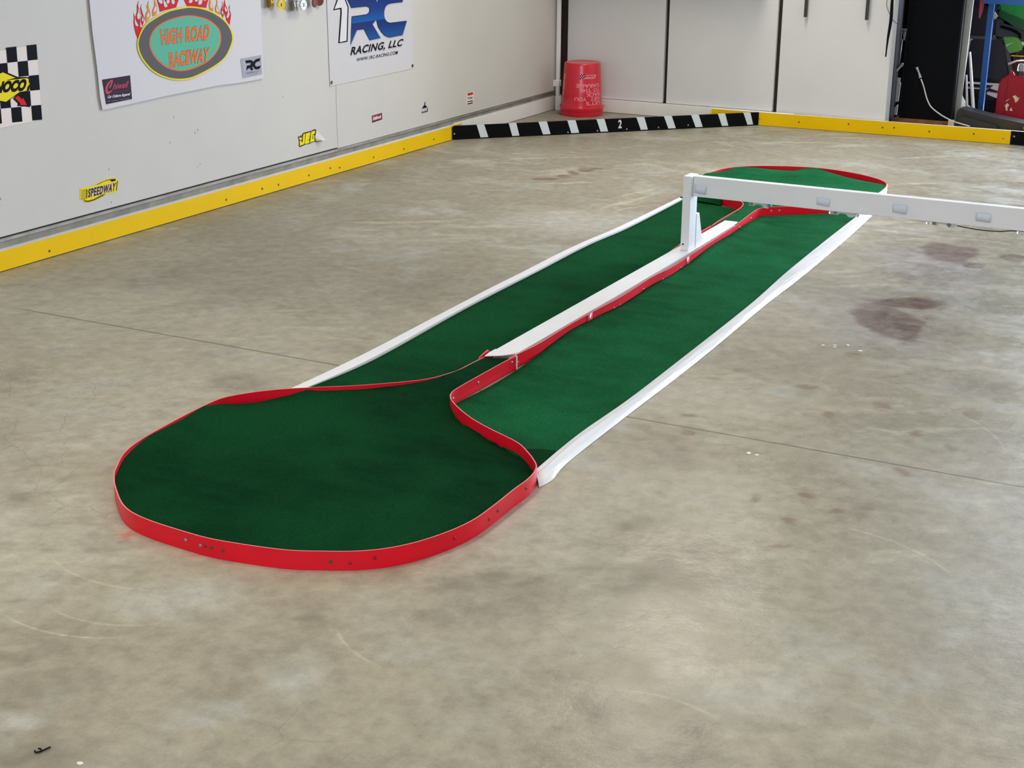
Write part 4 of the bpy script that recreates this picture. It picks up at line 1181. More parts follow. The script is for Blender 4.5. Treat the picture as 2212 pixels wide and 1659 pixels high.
# ------------------------------------------------------------------ boards around the floor
def curb(name, label, A, B_, h, th, face, top, cat='kerb board'):
    """board from A to B; its front is the side towards the track"""
    A = Vector(A); B_ = Vector(B_)
    d = (B_ - A); L = d.length; d.normalize()
    ang = math.atan2(d.y, d.x)
    root = thing(name, label, cat, (A.x, A.y, 0), 'low kerb boards around the floor')
    M = Matrix.Translation((A.x, A.y, 0)) @ Matrix.Rotation(ang, 4, 'Z')
    bb = MB()
    fs = bb.box(0, L, 0, th, 0.002, h, M)
    bb.bm.normal_update()
    for f in bb.bm.faces:
        c = f.calc_center_median()
        if abs(c.z - h) < 1e-4:
            f.material_index = 1
    bb.build('board', [face, top], root)
    return root, M, L


def curb_screws(root, M, pts, m, r=0.005):
    for s_, z in pts:
        p = M @ Vector((s_, -0.0006, z))
        n = M.to_3x3() @ Vector((0, -1, 0))
        screw(p, n, m, root, r)


YL, ML, LL = curb('kerb_board', 'long yellow kerb board along the foot of the left wall', (-4.737, 8.285), (-4.737, -1.0), 0.088, 0.0145, M_yellow, M_pvc)
# for a board running towards the viewer the front is on its other side
for ch in list(YL.children):
    bpy.data.objects.remove(ch)
b = MB(); b.box(-4.751, -4.737, -1.0, 8.283, 0.004, 0.088)
b.bm.normal_update()
for f in b.bm.faces:
    if abs(f.calc_center_median().z - 0.088) < 1e-4:
        f.material_index = 1
b.build('board', [M_yellow, M_pvc], YL)
for y, z in YSCREWS:
    screw((-4.7365, y, z), (1, 0, 0), M_dark_screw, YL, 0.0055)
b = MB(); b.box(-4.751, -4.7363, 8.283, 8.42, 0.084, 0.0895)
b.build('board_tail', M_yellow, YL)

DA, DB = (-4.751 + 0.018, 8.301), (-3.232, 9.868)
BD, MD, LD = curb('kerb_board', 'diagonal black kerb board with white slanted stripes and number 2', (-4.735, 8.302), (-3.232, 9.846), 0.088, 0.018, M_black, M_black)
M_stripe = mat('stripe_white', rgb(188, 196, 199, 1.4), 0.4)
for (t0, t1, u0, u1) in [(0.1563, 0.2064, 0.1816, 0.2344), (0.3714, 0.4225, 0.3953, 0.4438), (0.5739, 0.6317, 0.6055, 0.6572), (0.7728, 0.8294, 0.8011, 0.8553), (0.9758, 1.0314, 1.0063, 1.0586), (1.2586, 1.3143, 1.2911, 1.3417), (1.4552, 1.5115, 1.4899, 1.5438), (1.6531, 1.708, 1.6887, 1.7404), (1.849, 1.9029, 1.8826, 1.9301), (2.0389, 2.0906, 2.0728, 2.1153)]:
    b = MB()
    b.prism([MD @ Vector(p) for p in ((u0, -0.0002, 0.008), (u1, -0.0002, 0.008), (t1, -0.0002, 0.088), (t0, -0.0002, 0.088))], MD.to_3x3() @ Vector((0, -0.0006, 0)))
    b.prism([MD @ Vector(p) for p in ((t0, 0, 0.0881), (t1, 0, 0.0881), (t1, 0.0175, 0.0881), (t0, 0.0175, 0.0881))], (0, 0, 0.0005))
    b.build('stripe', M_stripe, BD)
curb_screws(BD, MD, [(0.778, 0.0142), (0.9835, 0.0149), (1.1916, 0.0164), (1.4177, 0.0181), (1.6339, 0.0237), (2.162, 0.049), (0.008, 0.038)], M_screw, 0.0055)
text_on('2', quad_fn([(1.129, 0.027), (1.154, 0.027), (1.154, 0.081), (1.129, 0.081)], lambda x, z: MD @ Vector((x, -0.0012, z))), 'number', I_white, BD, bold=0.03)

YR, MR, LR_ = curb('kerb_board', 'yellow kerb board along the foot of the back wall and black panel', (-3.57, 9.842), (-1.587, 9.905), 0.088, 0.019, M_yellow, M_pvc)
curb_screws(YR, MR, [(0.615, 0.042), (0.95, 0.054), (1.175, 0.048), (1.25, 0.053), (1.477, 0.045), (1.757, 0.051)], M_dark_screw, 0.0055)
curb_screws(YR, MR, [(1.942, 0.038)], M_screw, 0.006)
BR, MBR, L_ = curb('kerb_board', 'black kerb board with white top edge at the right end of the yellow board', (-1.5865, 9.9055), (-0.1, 9.80), 0.088, 0.019, M_black, M_pvc)
curb_screws(BR, MBR, [(0.022, 0.053)], M_screw, 0.006)

# ------------------------------------------------------------------ red bucket upside down in the corner
BX, BY = -4.487, 9.700
bucket = thing('bucket', 'red plastic bucket standing upside down in the corner', 'bucket', (BX, BY, 0))
b = MB()
b.lathe([(0.1505, 0.002), (0.1515, 0.010), (0.1535, 0.028), (0.1495, 0.030), (0.1515, 0.034), (0.158, 0.060), (0.1565, 0.064), (0.1445, 0.063), (0.143, 0.075), (0.1425, 0.10), (0.1265, 0.352), (0.1255, 0.358), (0.1225, 0.363), (0.118, 0.3645), (0.112, 0.3625), (0.108, 0.3605), (0.05, 0.3600), (0.01, 0.36)], (BX, BY, 0), 72)
b.build('body', M_bucket, bucket)
va = math.atan2(-BY, -BX)          # towards the viewer


def brad(z):
    return 0.1425 + (0.1265 - 0.1425) * (z - 0.10) / 0.252 + 0.0006


def on_bucket(deg, z):
    a = va + math.radians(deg)
    r = brad(z)
    return (BX + r * math.cos(a), BY + r * math.sin(a), z)


def bx_deg(px):
    return math.degrees(math.asin(max(-0.98, min(0.98, (px - 824) / 395))))


for s, xl, yt in [("GARAGE", (1168, 705), 622), ("TO", (1168, 1052), 720), ("THE", (1005, 785), 720), ("BACK", (1168, 900), 812), ("GET", (1168, 985), 905), ("YOU", (920, 680), 905), ("LET'S", (1168, 905), 1000)]:
    d0, d1 = bx_deg(xl[0]), bx_deg(xl[1])
    zt = 0.352 - (yt - 235) * 0.000322
    zb = zt - 0.0255

    def fn(u, v, d0=d0, d1=d1, zt=zt, zb=zb):
        return on_bucket(d0 + (d1 - d0) * u, zt + (zb - zt) * v)
    text_on(s, fn, 'lettering', M_bucket_print, bucket, bold=0.02)


def bpatch(name, q, m, n=6):
    """patch on the bucket's side: q = left, right (pixels of the close-up), top and bottom heights, slant"""
    xl, xr, zt, zb, sl = q
    bb = MB()
    rows = []
    for i in range(n + 1):
        x = xl + (xr - xl) * i / n
        rows.append([bb.bm.verts.new(on_bucket(bx_deg(x), zb)), bb.bm.verts.new(on_bucket(bx_deg(x + sl), zt))])
    for a, c in zip(rows, rows[1:]):
        f = bb.bm.faces.new((a[0], c[0], c[1], a[1])); f.smooth = True
    return bb.build(name, m, bucket)


zc = lambda y: 0.352 - (y - 235) * 0.000322
for i in range(4):
    for j in range(4):
        w = 24; h = 27
        bpatch('logo_flag_square', (768 + i * w, 768 + (i + 1) * w, zc(410 + j * h), zc(410 + (j + 1) * h), 8), I_black if (i + j) % 2 else M_bucket_print, 1)
bpatch('logo_band', (872, 1085, zc(430), zc(508), 26), M_bucket_print)


def fn_logo(u, v):
    z0, z1 = zc(442), zc(496)
    p = on_bucket(bx_deg(1092 - 205 * u - 18 * v), z0 + (z1 - z0) * v)
    a = Vector((p[0] - BX, p[1] - BY, 0)).normalized() * 0.0004
    return (p[0] + a.x, p[1] + a.y, p[2])


text_on('Advance', fn_logo, 'logo_lettering', I_dred, bucket, bold=0.02, shear=0.3)
for k, (y0, y1) in enumerate([(430, 560), (580, 780), (800, 900), (920, 1000)]):
    bpatch('side_print', (446 - k * 2, 472 - k * 4, zc(y0), zc(y1), 0), M_bucket_print, 3)

# ------------------------------------------------------------------ signs on the left wall
def W3(x):
    return lambda y, z: (x, y, z)


def decal(name, key, x, m, parent=None, th=0.0004):
    bb = MB()
    bb.prism([(x, y, z) for y, z in DECAL[key]], (th, 0, 0))
    return bb.build(name, m, parent, True)


def wtext(s, key, x, name, m, parent, bold=0.0, shear=0.0, spacing=1.0):
    return text_on(s, quad_fn(DECAL[key], W3(x)), name, m, parent, bold, shear, spacing)


def sign(name, label, key, x, m, th=0.0008, cat='sign', group='signs and stickers on the left wall'):
    ys = [p[0] for p in DECAL[key]]; zs = [p[1] for p in DECAL[key]]
    root = thing(name, label, cat, (x, sum(ys) / len(ys), min(zs)), group)
    decal('backing', key, x, m, root, th)
    return root


# company banner
s = sign('logo_banner', 'grey vinyl banner with big blue letters and RACING, LLC', 'lb_outline', WX + 0.001, I_vinyl, 0.003, 'banner')
X = WX + 0.0042
decal('figure_outline', 'lb_one', X, I_black, s)
decal('figure_fill', 'lb_one_in', X + 0.0006, I_white, s)
ol = DECAL['lb_blue']
cyy = sum(p[0] for p in ol) / len(ol); czz = sum(p[1] for p in ol) / len(ol)


def grow(poly, d):
    out = []
    n = len(poly)
    area2 = sum(poly[i][0] * poly[(i + 1) % n][1] - poly[(i + 1) % n][0] * poly[i][1] for i in range(n))
    sg = 1 if area2 > 0 else -1
    for i in range(n):
        a = Vector(poly[i - 1]); c = Vector(poly[i]); e = Vector(poly[(i + 1) % n])
        n1 = (c - a).normalized(); n2 = (e - c).normalized()
        nn_ = Vector((n1.y, -n1.x)) * sg + Vector((n2.y, -n2.x)) * sg
        if nn_.length < 0.2:
            nn_ = Vector((n1.y, -n1.x)) * sg
        nn_.normalize()
        out.append((c.x + nn_.x * d, c.y + nn_.y * d))
    return out


DECAL['lb_shadow'] = [(y + 0.004, z - 0.006) for y, z in grow(ol, 0.004)]
DECAL['lb_edge'] = grow(ol, 0.0035)
decal('letters_shadow', 'lb_shadow', X, I_ltgrey, s)
decal('letters_outline', 'lb_edge', X + 0.0006, I_black, s)
decal('letters', 'lb_blue', X + 0.0012, M_gradblue, s)
for dy, dz, mm, dx in ((0.002, -0.007, I_ltgrey, 0), (0, 0, I_black, 0.0006)):
    DECAL['tmp'] = [(y + dy, z + dz) for y, z in DECAL['lb_t1']]
    wtext('RACING, LLC', 'tmp', X + dx, 'lettering', mm, s, bold=0.03, spacing=1.08, shear=0.12)
    DECAL['tmp'] = [(y + dy, z + dz * 0.7) for y, z in DECAL['lb_t2']]
    wtext('WWW.1RC-RACING.COM', 'tmp', X + dx, 'web_address', mm, s, bold=0.012, spacing=1.05)
for k in ('lb_g1', 'lb_g2'):
    y, z = DECAL[k][0]
    b = MB(); b.lathe([(0.010, 0), (0.010, 0.002), (0.004, 0.002)], (X, y, z), 16, Matrix.Rotation(math.radians(90), 4, 'Y'))
    b.build('grommet', mat('grommet_brass', rgb(70, 66, 60, 1.1), 0.4, metal=0.6), s)

# raceway sheet
for k_ in ('sh_yellow', 'sh_grey', 'sh_redline', 'sh_teal'):
    DECAL[k_] = [(p_.x, p_.y) for p_ in smooth_path(DECAL[k_], 0.008, True)]
s = sign('raceway_banner', 'white paper banner HIGH ROAD RACEWAY with flaming oval', 'sh_outline', WX + 0.008, I_sheet, 0.0012, 'banner')
X = WX + 0.0096
for key, m, dx in (('fm_a', I_red, 0), ('fm_b', I_red, .0004), ('fm_c', I_red, 0), ('fm_d', I_gold, 0), ('fm_e', I_gold, 0), ('fm_f', I_red, 0), ('fm_g', I_red, 0), ('fm_h', I_gold, 0), ('fm_i', I_gold, 0), ('fm_j', I_red, 0), ('fm_k', I_red, 0)):
    DECAL['tmp'] = grow(DECAL[key], 0.0012)
    decal('flame', 'tmp', X + dx, I_brown if key not in ('fm_f', 'fm_g') else I_dred, s)
    decal('flame', key, X + dx + 0.0008, m, s)
for key in ('fm_b_in', 'fm_c_in', 'fm_d_in', 'fm_e_in', 'fm_f1', 'fm_f2', 'fm_f3', 'fm_f4', 'fm_g1', 'fm_g2', 'fm_g3', 'fm_g4', 'fm_h_in', 'fm_i_in', 'fm_j_in', 'fm_k_in'):
    decal('flame_gap', key, X + 0.0022, I_sheet, s)
decal('oval_outline', 'sh_yellow', X + 0.0030, I_yellow, s)
decal('oval_road', 'sh_grey', X + 0.0036, I_grey, s)
decal('oval_line', 'sh_redline', X + 0.0042, I_orange, s)
decal('oval_centre', 'sh_teal', X + 0.0048, I_teal, s)
for txt, key in (('HIGH ROAD', 'sh_t1'), ('RACEWAY', 'sh_t2')):
    wtext(txt, key, X + 0.0054, 'lettering_shadow', I_brown, s, bold=0.05, spacing=1.12)
    wtext(txt, key, X + 0.0060, 'lettering', I_orange, s, bold=0.03, spacing=1.12)
p = decal('sponsor_patch', 'sh_bk', X + 0.0004, I_plum, s)
decal('patch_initial', 'bk_C', X + 0.0010, I_rose, p)
wtext('hiwell', 'bk_t1', X + 0.0010, 'patch_lettering', I_rose, p, bold=0.01, shear=0.3)
wtext('- --- -- - ---', 'bk_t2', X + 0.0010, 'patch_small_print', I_dred, p, bold=0.03)
wtext('Car Culture Apparel', 'bk_t3', X + 0.0010, 'patch_lettering', I_white, p, bold=0.03, shear=0.3)
wtext('--- ------ ---- -----', 'bk_t4', X + 0.0010, 'patch_small_print', I_ltgrey, p, bold=0.02)
p = decal('sponsor_patch', 'sm_outline', X + 0.0004, I_lilac, s)
decal('patch_figure', 'sm_one', X + 0.0010, I_ltgrey, p)
decal('patch_letters', 'sm_rc', X + 0.0012, I_black, p)
wtext('RACING, LLC', 'sm_t1', X + 0.0010, 'patch_lettering', I_grey, p, bold=0.03)
wtext('-- --- ----', 'sm_t2', X + 0.0010, 'patch_small_print', I_grey, p, bold=0.05)

# checkered flag sign
s = sign('checkered_sign', 'black and white checkered flag with yellow diamond, cut by the left edge', 'fg_outline', WX + 0.001, I_cream, 0.001)
X = WX + 0.0024
tr_, br_, tr4, br4 = [Vector(p) for p in DECAL['fg_corner']]
rows_n = 5
for c in range(0, 10):
    for r in range(rows_n):
        if (c + r) % 2 == 0:
            def pt(cc, rr_):
                top = tr_ + (tr4 - tr_) * (cc / 3.0)
                bot = br_ + (br4 - br_) * (cc / 3.0)
                return top.lerp(bot, rr_ / rows_n)
            q = [pt(c, r), pt(c + 1, r), pt(c + 1, r + 1), pt(c, r + 1)]
            b = MB(); b.prism([(X, v.x, v.y) for v in q], (0.0003, 0, 0))
            b.build('black_square', I_black, s)
decal('diamond_outline', 'fg_diamond_blk', X + 0.0006, I_black, s)
decal('diamond', 'fg_diamond', X + 0.0011, I_yellow, s)
decal('arrow_outline', 'fg_arrow_blk', X + 0.0006, I_black, s)
decal('arrow', 'fg_arrow', X + 0.0013, I_red, s)
wtext('SUNOCO', 'fg_text', X + 0.0016, 'lettering', I_black, s, bold=0.075, shear=0.12)

# speedway sticker
s = sign('speedway_sticker', 'yellow SPEEDWAY sticker near the left edge, above the yellow board', 'sp_outline', WX + 0.001, I_yellow, 0.0006, 'sticker')
X = WX + 0.0018
for k in ('sp_swoosh_dk', 'sp_top_dk', 'sp_vbar', 'sp_rbar', 'sp_bar0', 'sp_bar1', 'sp_bar2', 'sp_bar3', 'sp_bar4', 'sp_bar5'):
    decal('line', k, X, I_olive, s)
decal('tip', 'sp_purple', X + 0.0006, I_purple, s)
wtext('SPEEDWAY', 'sp_text', X + 0.0003, 'lettering_edge', I_cream, s, bold=0.07, spacing=1.2)
wtext('SPEEDWAY', 'sp_text', X + 0.0009, 'lettering', I_purple, s, bold=0.035, spacing=1.2)

# three-letter sticker with a peeling corner
s = sign('peeling_sticker', 'yellow and black JEG sticker with its right corner peeling off the wall', 'jg_blk', WX + 0.001, I_black, 0.0006, 'sticker')
X = WX + 0.0018
for k, nm in (('jg_J', 'letter'), ('jg_E', 'letter'), ('jg_G', 'letter'), ('jg_crown', 'crown')):
    decal(nm, k, X, I_yellow, s)
b = MB()
q = DECAL['jg_fold']
lift = [0.002, 0.004, 0.028, 0.020, 0.006, 0.003]
b.flat([(X + l_, y, z) for (y, z), l_ in zip(q, lift)])
o = b.build('peeled_corner', mat('sticker_back', rgb(184, 182, 168, 1.4), 0.4), s, True)
m = o.modifiers.new('thickness', 'SOLIDIFY'); m.thickness = 0.0006
decal('peeled_underside', 'jg_folddark', X + 0.004, I_black, s)

s = sign('red_sticker', 'small red rectangular sticker with white script on the left wall', 'rd_outline', WX + 0.001, I_plum, 0.0006, 'sticker')
decal('red_field', 'rd_in', WX + 0.0018, I_dred, s)
wtext('Edelbrock', 'rd_text', WX + 0.0024, 'lettering', I_cream, s, bold=0.04, shear=0.2)
s = sign('peak_sticker', 'small black pointed sticker reading PEAK beside the red sticker', 'pk_a', WX + 0.001, I_black, 0.0006, 'sticker')
decal('base', 'pk_b', WX + 0.0010, mat('print_darkgrey', rgb(66, 63, 56, 1.4), 0.5), s)
wtext('PEAK', 'pk_t', WX + 0.0018, 'lettering_edge', I_grey, s, bold=0.08, shear=0.3)
wtext('PEAK', 'pk_t', WX + 0.0024, 'lettering', I_white, s, bold=0.04, shear=0.3)
s = sign('striped_sticker', 'small upright red, white and black sticker nearest the corner', 'hl_out', WX + 0.001, I_cream, 0.0006, 'sticker')
decal('red_band', 'hl_red', WX + 0.0018, I_red, s)
decal('black_band', 'hl_b1', WX + 0.0018, I_black, s)
decal('black_band', 'hl_b2', WX + 0.0018, I_black, s)
wtext('Holley', 'hl_text', WX + 0.0018, 'lettering', mat('print_darkgrey', rgb(66, 63, 56, 1.4), 0.5), s, bold=0.03)

# marks on the paint
b = MB()
rs_ = random.Random(2)
for y, z in DECAL['specks']:
    h = rs_.uniform(0.003, 0.007)
    b.prism([(WX, y - 0.0016, z - h), (WX, y + 0.0016, z - h * .6), (WX, y + 0.0022, z + h), (WX, y - 0.001, z + h * .7)], (0.0005, 0, 0))
o = b.build('wall_scuffs', mat('scuff_grey', rgb(110, 108, 100), 0.8), None, True)
tag(o, 'scattered small dark scuff marks on the white left wall', 'scuff', None, 'stuff')

# ------------------------------------------------------------------ medals at the top of the left wall
def medal(y, z, tilt, off, r, metal, face, num, label, group):
    root = thing('medal', label, 'medal', (WX + off, y, z - r), group)
    R_ = Matrix.Translation((WX + off, y, z)) @ Matrix.Rotation(tilt, 4, 'Z') @ Matrix.Rotation(math.radians(90), 4, 'Y')
    bb = MB()
    for f in bb.lathe([(r * 0.97, -0.003), (r, -0.0015), (r, 0.0015), (r * 0.96, 0.003), (r * 0.88, 0.0022)], (0, 0, 0), 40, R_, closed=True):
        pass
    bb.build('disc', metal, root)
    bb = MB(); bb.lathe([(r * 0.87, 0.0020), (r * 0.86, 0.0026), (r * 0.68, 0.0026), (r * 0.66, 0.0036), (r * 0.60, 0.0036), (r * 0.58, 0.0026), (0.001, 0.0026)], (0, 0, 0), 40, R_)
    bb.build('face', face, root)
    if num:
        def fn(u, v):
            w = r * (0.16 if num == '1' else 0.42)
            return R_ @ Vector((-(v - 0.5) * r * 0.62, (u - 0.5) * w, 0.0042))
        text_on(num, fn, 'number', M_ink_dark, root, bold=0.02)
    bb = MB(); bb.box(WX + off - 0.001, WX + off + 0.001, y - 0.011, y + 0.011, z + r * 1.04, z + r + 0.35)
    bb.build('ribbon', mat('medal_ribbon', rgb(40, 60, 140, 1.3), 0.7), root)
    return root


md = DECAL['medals']
RM = 0.028
gz = DECAL['medals'][2]
sets = [
    (0, 1.15, 0.016, M_gold, M_gold, '', 'gold medal seen almost edge-on, leftmost of the gold bunch', 'gold medals on the left wall'),
    (1, 0.75, 0.026, M_gold, M_gold, '', 'gold medal turned aside between the edge-on one and the number 1 medal', 'gold medals on the left wall'),
    (2, -0.25, 0.036, M_gold, M_gold_face, '1', 'gold medal facing outward with number 1', 'gold medals on the left wall'),
    (3, 1.1, 0.016, M_silver, M_silver, '', 'silver medal seen almost edge-on, leftmost of the silver bunch', 'silver medals on the left wall'),
    (4, 0.75, 0.028, M_silver, M_silver, '', 'silver medal turned aside just left of the number 2 medal', 'silver medals on the left wall'),
    (5, -0.15, 0.040, M_silver, M_silver_face, '2', 'silver medal facing outward with number 2', 'silver medals on the left wall'),
    (6, 0.1, 0.030, M_bronze, M_bronze, '', 'dark bronze medal in front, left of its pair', 'bronze medals on the left wall'),
    (7, -0.35, 0.014, M_bronze, M_bronze, '', 'dark bronze medal half hidden behind the right of its pair', 'bronze medals on the left wall'),
]
for i, tilt, off, me_, fa, num, lab, grp in sets:
    y, z = md[i]
    medal(y - off * 0.35, z, tilt, off, RM, me_, fa, num, lab, grp)

# ------------------------------------------------------------------ back doors: strips, strap, wire
for x, lab in ((-2.962, 'left'), (-2.556, 'right')):
    b = MB(); b.box(x - 0.011, x + 0.009, 9.868, 9.882, 0.728, 1.9)
    b.box(x - 0.002, x + 0.001, 9.8675, 9.8695, 0.728, 1.9)
    o = b.build('shelf_standard', mat('dark_steel', rgb(70, 66, 58), 0.5, metal=0.4))
    tag(o, '%s of two dark metal shelf rails hanging down the right white door' % lab, 'shelf rail', 'shelf rails on the right door')
b = MB()
pp = smooth_path([(-2.392, 9.845, 0.98), (-2.396, 9.848, 0.86), (-2.394, 9.850, 0.74), (-2.404, 9.852, 0.62), (-2.4085, 9.853, 0.505)], 0.02)
ww = [0.004 + 0.006 * math.sin(math.pi * min(1, i / (len(pp) - 1) * 1.1)) for i in range(len(pp))]
rows = [[b.bm.verts.new((p.x - w, p.y, p.z)), b.bm.verts.new((p.x + w, p.y + 0.002, p.z)), b.bm.verts.new((p.x + w, p.y + 0.006, p.z)), b.bm.verts.new((p.x - w, p.y + 0.004, p.z))] for p, w in zip(pp, ww)]
for r0, r1 in zip(rows, rows[1:]):
    for k in range(4):
        b.bm.faces.new((r0[k], r1[k], r1[(k + 1) % 4], r0[(k + 1) % 4]))
b.bm.faces.new(rows[0]); b.bm.faces.new(rows[-1][::-1])
tag(b.build('strap', M_black), 'black strap hanging over the right edge of the last white door', 'strap')
b = MB(); b.tube(smooth_path([(-2.436, 9.872, 1.0), (-2.435, 9.872, 0.86), (-2.432, 9.872, 0.817), (-2.41, 9.870, 0.774), (-2.378, 9.865, 0.73), (-2.36, 9.90, 0.71)], 0.02), 0.0018, 8)
tag(b.build('wire', M_blkplastic), 'thin dark wire looping at the top of the last white door', 'wire')

# ------------------------------------------------------------------ clutter in the right-hand bay
# between the doors and the black panel
b = MB()
b.box(-2.465, -2.385, 10.30, 10.36, 0.0, 1.6)
tag(b.build('dark_cover', M_felt), 'dark sheet of clutter in the gap between white door and black panel', 'cover')
b = MB()
b.prism([(-2.436, 10.27, 0.165), (-2.400, 10.27, 0.165), (-2.394, 10.27, 0.29), (-2.402, 10.27, 0.30), (-2.399, 10.27, 0.325), (-2.428, 10.27, 0.325)], (0, 0.012, 0))
b.prism([(-2.438, 10.27, 0.11), (-2.418, 10.27, 0.075), (-2.402, 10.27, 0.078), (-2.400, 10.27, 0.15), (-2.436, 10.27, 0.125)], (0, 0.012, 0))
tag(b.build('white_bottle', M_white, None, True), 'small white plastic container low in the dark gap beside the black panel', 'container')
b = MB(); b.tube([(-2.400, 10.26, 0.05), (-2.435, 10.26, 0.112), (-2.395, 10.26, 0.17)], 0.0055, 8)
tag(b.build('black_hose', M_black), 'thin black hose bent across the white container in the gap', 'hose')
b = MB(); b.tube([(-2.430, 10.25, 0.372), (-2.386, 10.25, 0.425)], 0.012, 12)
tag(b.build('chrome_rod', mat('chrome', (0.9, 0.92, 0.95, 1), 0.12, metal=1.0)), 'short shiny chrome rod slanting in the dark gap beside the black panel', 'rod')
for i, (x, z0, z1, r, lab) in enumerate([(-2.444, 0.66, 0.78, 0.0035, 'bright upright sliver of a tool shaft high in the dark gap'), (-2.412, 0.42, 0.58, 0.003, 'thin pale tool shaft lower in the dark gap')]):
    b = MB(); b.tube([(x, 10.26, z0), (x + 0.006, 10.26, z1)], r, 8)
    tag(b.build('tool_shaft', mat('bright_steel', rgb(215, 215, 215, 1.3), 0.25, metal=0.5)), lab, 'tool')
for k, x in enumerate((-2.428, -2.404)):
    b = MB()
    b.box(x, x + 0.018, 10.262, 10.27, 0.637, 0.650)
    b.prism([(x + 0.001, 10.262, 0.632), (x + 0.017, 10.262, 0.632), (x + 0.012, 10.262, 0.575), (x + 0.003, 10.262, 0.575)], (0, 0.008, 0))
    tag(b.build('buckle', mat('grey_buckle', rgb(150, 146, 146, 1.2), 0.4)), '%s of two small grey buckles in the dark gap' % ('left', 'right')[k], 'buckle', 'grey buckles in the dark gap')

# tall black felt-faced panel on a wooden foot
pan = thing('felt_panel', 'tall black felt-faced panel standing on a brown wooden foot', 'panel', (-2.19, 10.2, 0))
TL = Matrix.Translation((-2.365, 10.15, 0.08)) @ Matrix.Rotation(0.007, 4, 'Y')
b = MB(); b.box(0.010, 0.346, 0, 0.05, 0.0, 1.75, TL)
b.build('felt_face', M_felt, pan)
b = MB(); b.box(0.0055, 0.0095, -0.003, 0.055, 0.0, 1.75, TL)
b.box(0.3465, 0.358, -0.003, 0.055, 0.0, 1.75, TL)
b.build('edge_trim', mat('panel_trim', rgb(26, 27, 29), 0.6, spec=0.15), pan)
b = MB(); b.box(-2.385, -2.005, 10.13, 10.25, 0.0, 0.079)
b.build('foot', M_wood, pan)

# aluminium straightedge and white pipes leaning beside it
b = MB()
a0, a1 = Vector((-2.002, 10.10, 0.0)), Vector((-1.975, 10.32, 1.75))
dirv = (a1 - a0).normalized()
b.prism([(-2.022, 10.207, 0.0), (-1.976, 10.207, 0.0), (-1.945, 10.215, 1.7), (-2.006, 10.215, 1.7)], (0, 0.018, 0))
tag(b.build('straightedge', M_alu), 'tall bare aluminium bar leaning against the right side of the black panel', 'metal bar')
for (x0, z0, x1, z1, r, lab) in ((-1.889, 0.0, -1.975, 0.515, 0.0125, 'taller of two white pipes leaning beside the aluminium bar'), (-1.936, 0.0, -1.982, 0.365, 0.010, 'shorter of two white pipes leaning beside the aluminium bar')):
    b = MB(); b.tube([(x0, 10.33, z0), ((x0 + x1) / 2, 10.335, (z0 + z1) / 2), (x1, 10.34, z1)], [r, r * 0.9, r * 0.6], 14)
    tag(b.build('white_pipe', M_white), lab, 'pipe', 'white pipes beside the aluminium bar')

# blue steel shelf frame
sh = thing('steel_shelf', 'blue steel shelf in front of the green mower', 'shelf', (-1.92, 10.6, 0))
b = MB(); b.box(-1.932, -1.896, 10.585, 10.62, 0.0, 1.9); b.build('post', M_blue, sh)
b = MB(); b.box(-1.960, -0.75, 10.545, 10.585, 0.812, 0.885); b.build('beam', M_blue, sh)
b = MB(); b.box(-0.79, -0.75, 10.585, 10.62, 0.0, 1.9); b.build('post', M_blue, sh)
b = MB()
b.prism([(-1.985, 10.56, 0.86), (-1.952, 10.56, 0.86), (-1.962, 10.56, 0.76), (-1.972, 10.56, 0.715), (-1.982, 10.56, 0.716), (-1.984, 10.56, 0.76)], (0, 0.006, 0))
tag(b.build('rag', mat('pink_rag', rgb(168, 60, 84, 1.3), 0.7)), 'pink rag hanging from the left end of the blue shelf beam', 'rag')

# red fuel can
can = thing('fuel_can', 'red fuel can with worn stickers behind the low black case', 'fuel can', (-1.64, 10.5, 0.0))
b = MB()
prof = [(-1.795, 0.0), (-1.50, 0.0), (-1.50, 0.335), (-1.515, 0.355), (-1.54, 0.365), (-1.72, 0.365), (-1.76, 0.352), (-1.783, 0.325), (-1.790, 0.29)]
b.prism([(x, 10.45, z) for x, z in prof], (0, 0.17, 0))
bmesh.ops.bevel(b.bm, geom=list(b.bm.edges), offset=0.012, segments=2, affect='EDGES')
b.build('body', M_canred, can)
b = MB(); b.box(-1.7325, -1.7295, 10.4475, 10.455, 0.02, 0.345); b.build('seam', mat('can_seam', rgb(110, 14, 22), 0.4), can)
b = MB(); b.lathe([(0.030, 0), (0.030, 0.028), (0.026, 0.032)], (-1.662, 10.50, 0.362), 20); b.build('cap', M_blkplastic, can)
b = MB(); b.lathe([(0.022, 0), (0.024, 0.02), (0.018, 0.046), (0.008, 0.05)], (-1.664, 10.50, 0.3945), 20); b.build('spout', M_clear, can)
b = MB(); b.prism([(-1.735, 10.49, 0.362), (-1.70, 10.49, 0.362), (-1.71, 10.49, 0.385), (-1.728, 10.49, 0.393)], (0, 0.02, 0)); b.build('vent', M_canred, can)
Mst = mat('worn_sticker', rgb(190, 176, 140, 1.3), 0.6, var=0.25, vscale=50)
for poly in ([(-1.733, 0.198), (-1.703, 0.217), (-1.714, 0.206), (-1.728, 0.194)], [(-1.690, 0.232), (-1.672, 0.240), (-1.655, 0.225), (-1.645, 0.228), (-1.652, 0.205), (-1.668, 0.190), (-1.676, 0.214)], [(-1.736, 0.166), (-1.720, 0.185), (-1.705, 0.172), (-1.715, 0.155), (-1.712, 0.135), (-1.724, 0.137), (-1.726, 0.152)], [(-1.700, 0.138), (-1.690, 0.160), (-1.680, 0.135)]):
    b = MB(); b.prism([(x, 10.4494, z) for x, z in poly], (0, -0.0008, 0)); b.build('sticker', Mst, can, True)

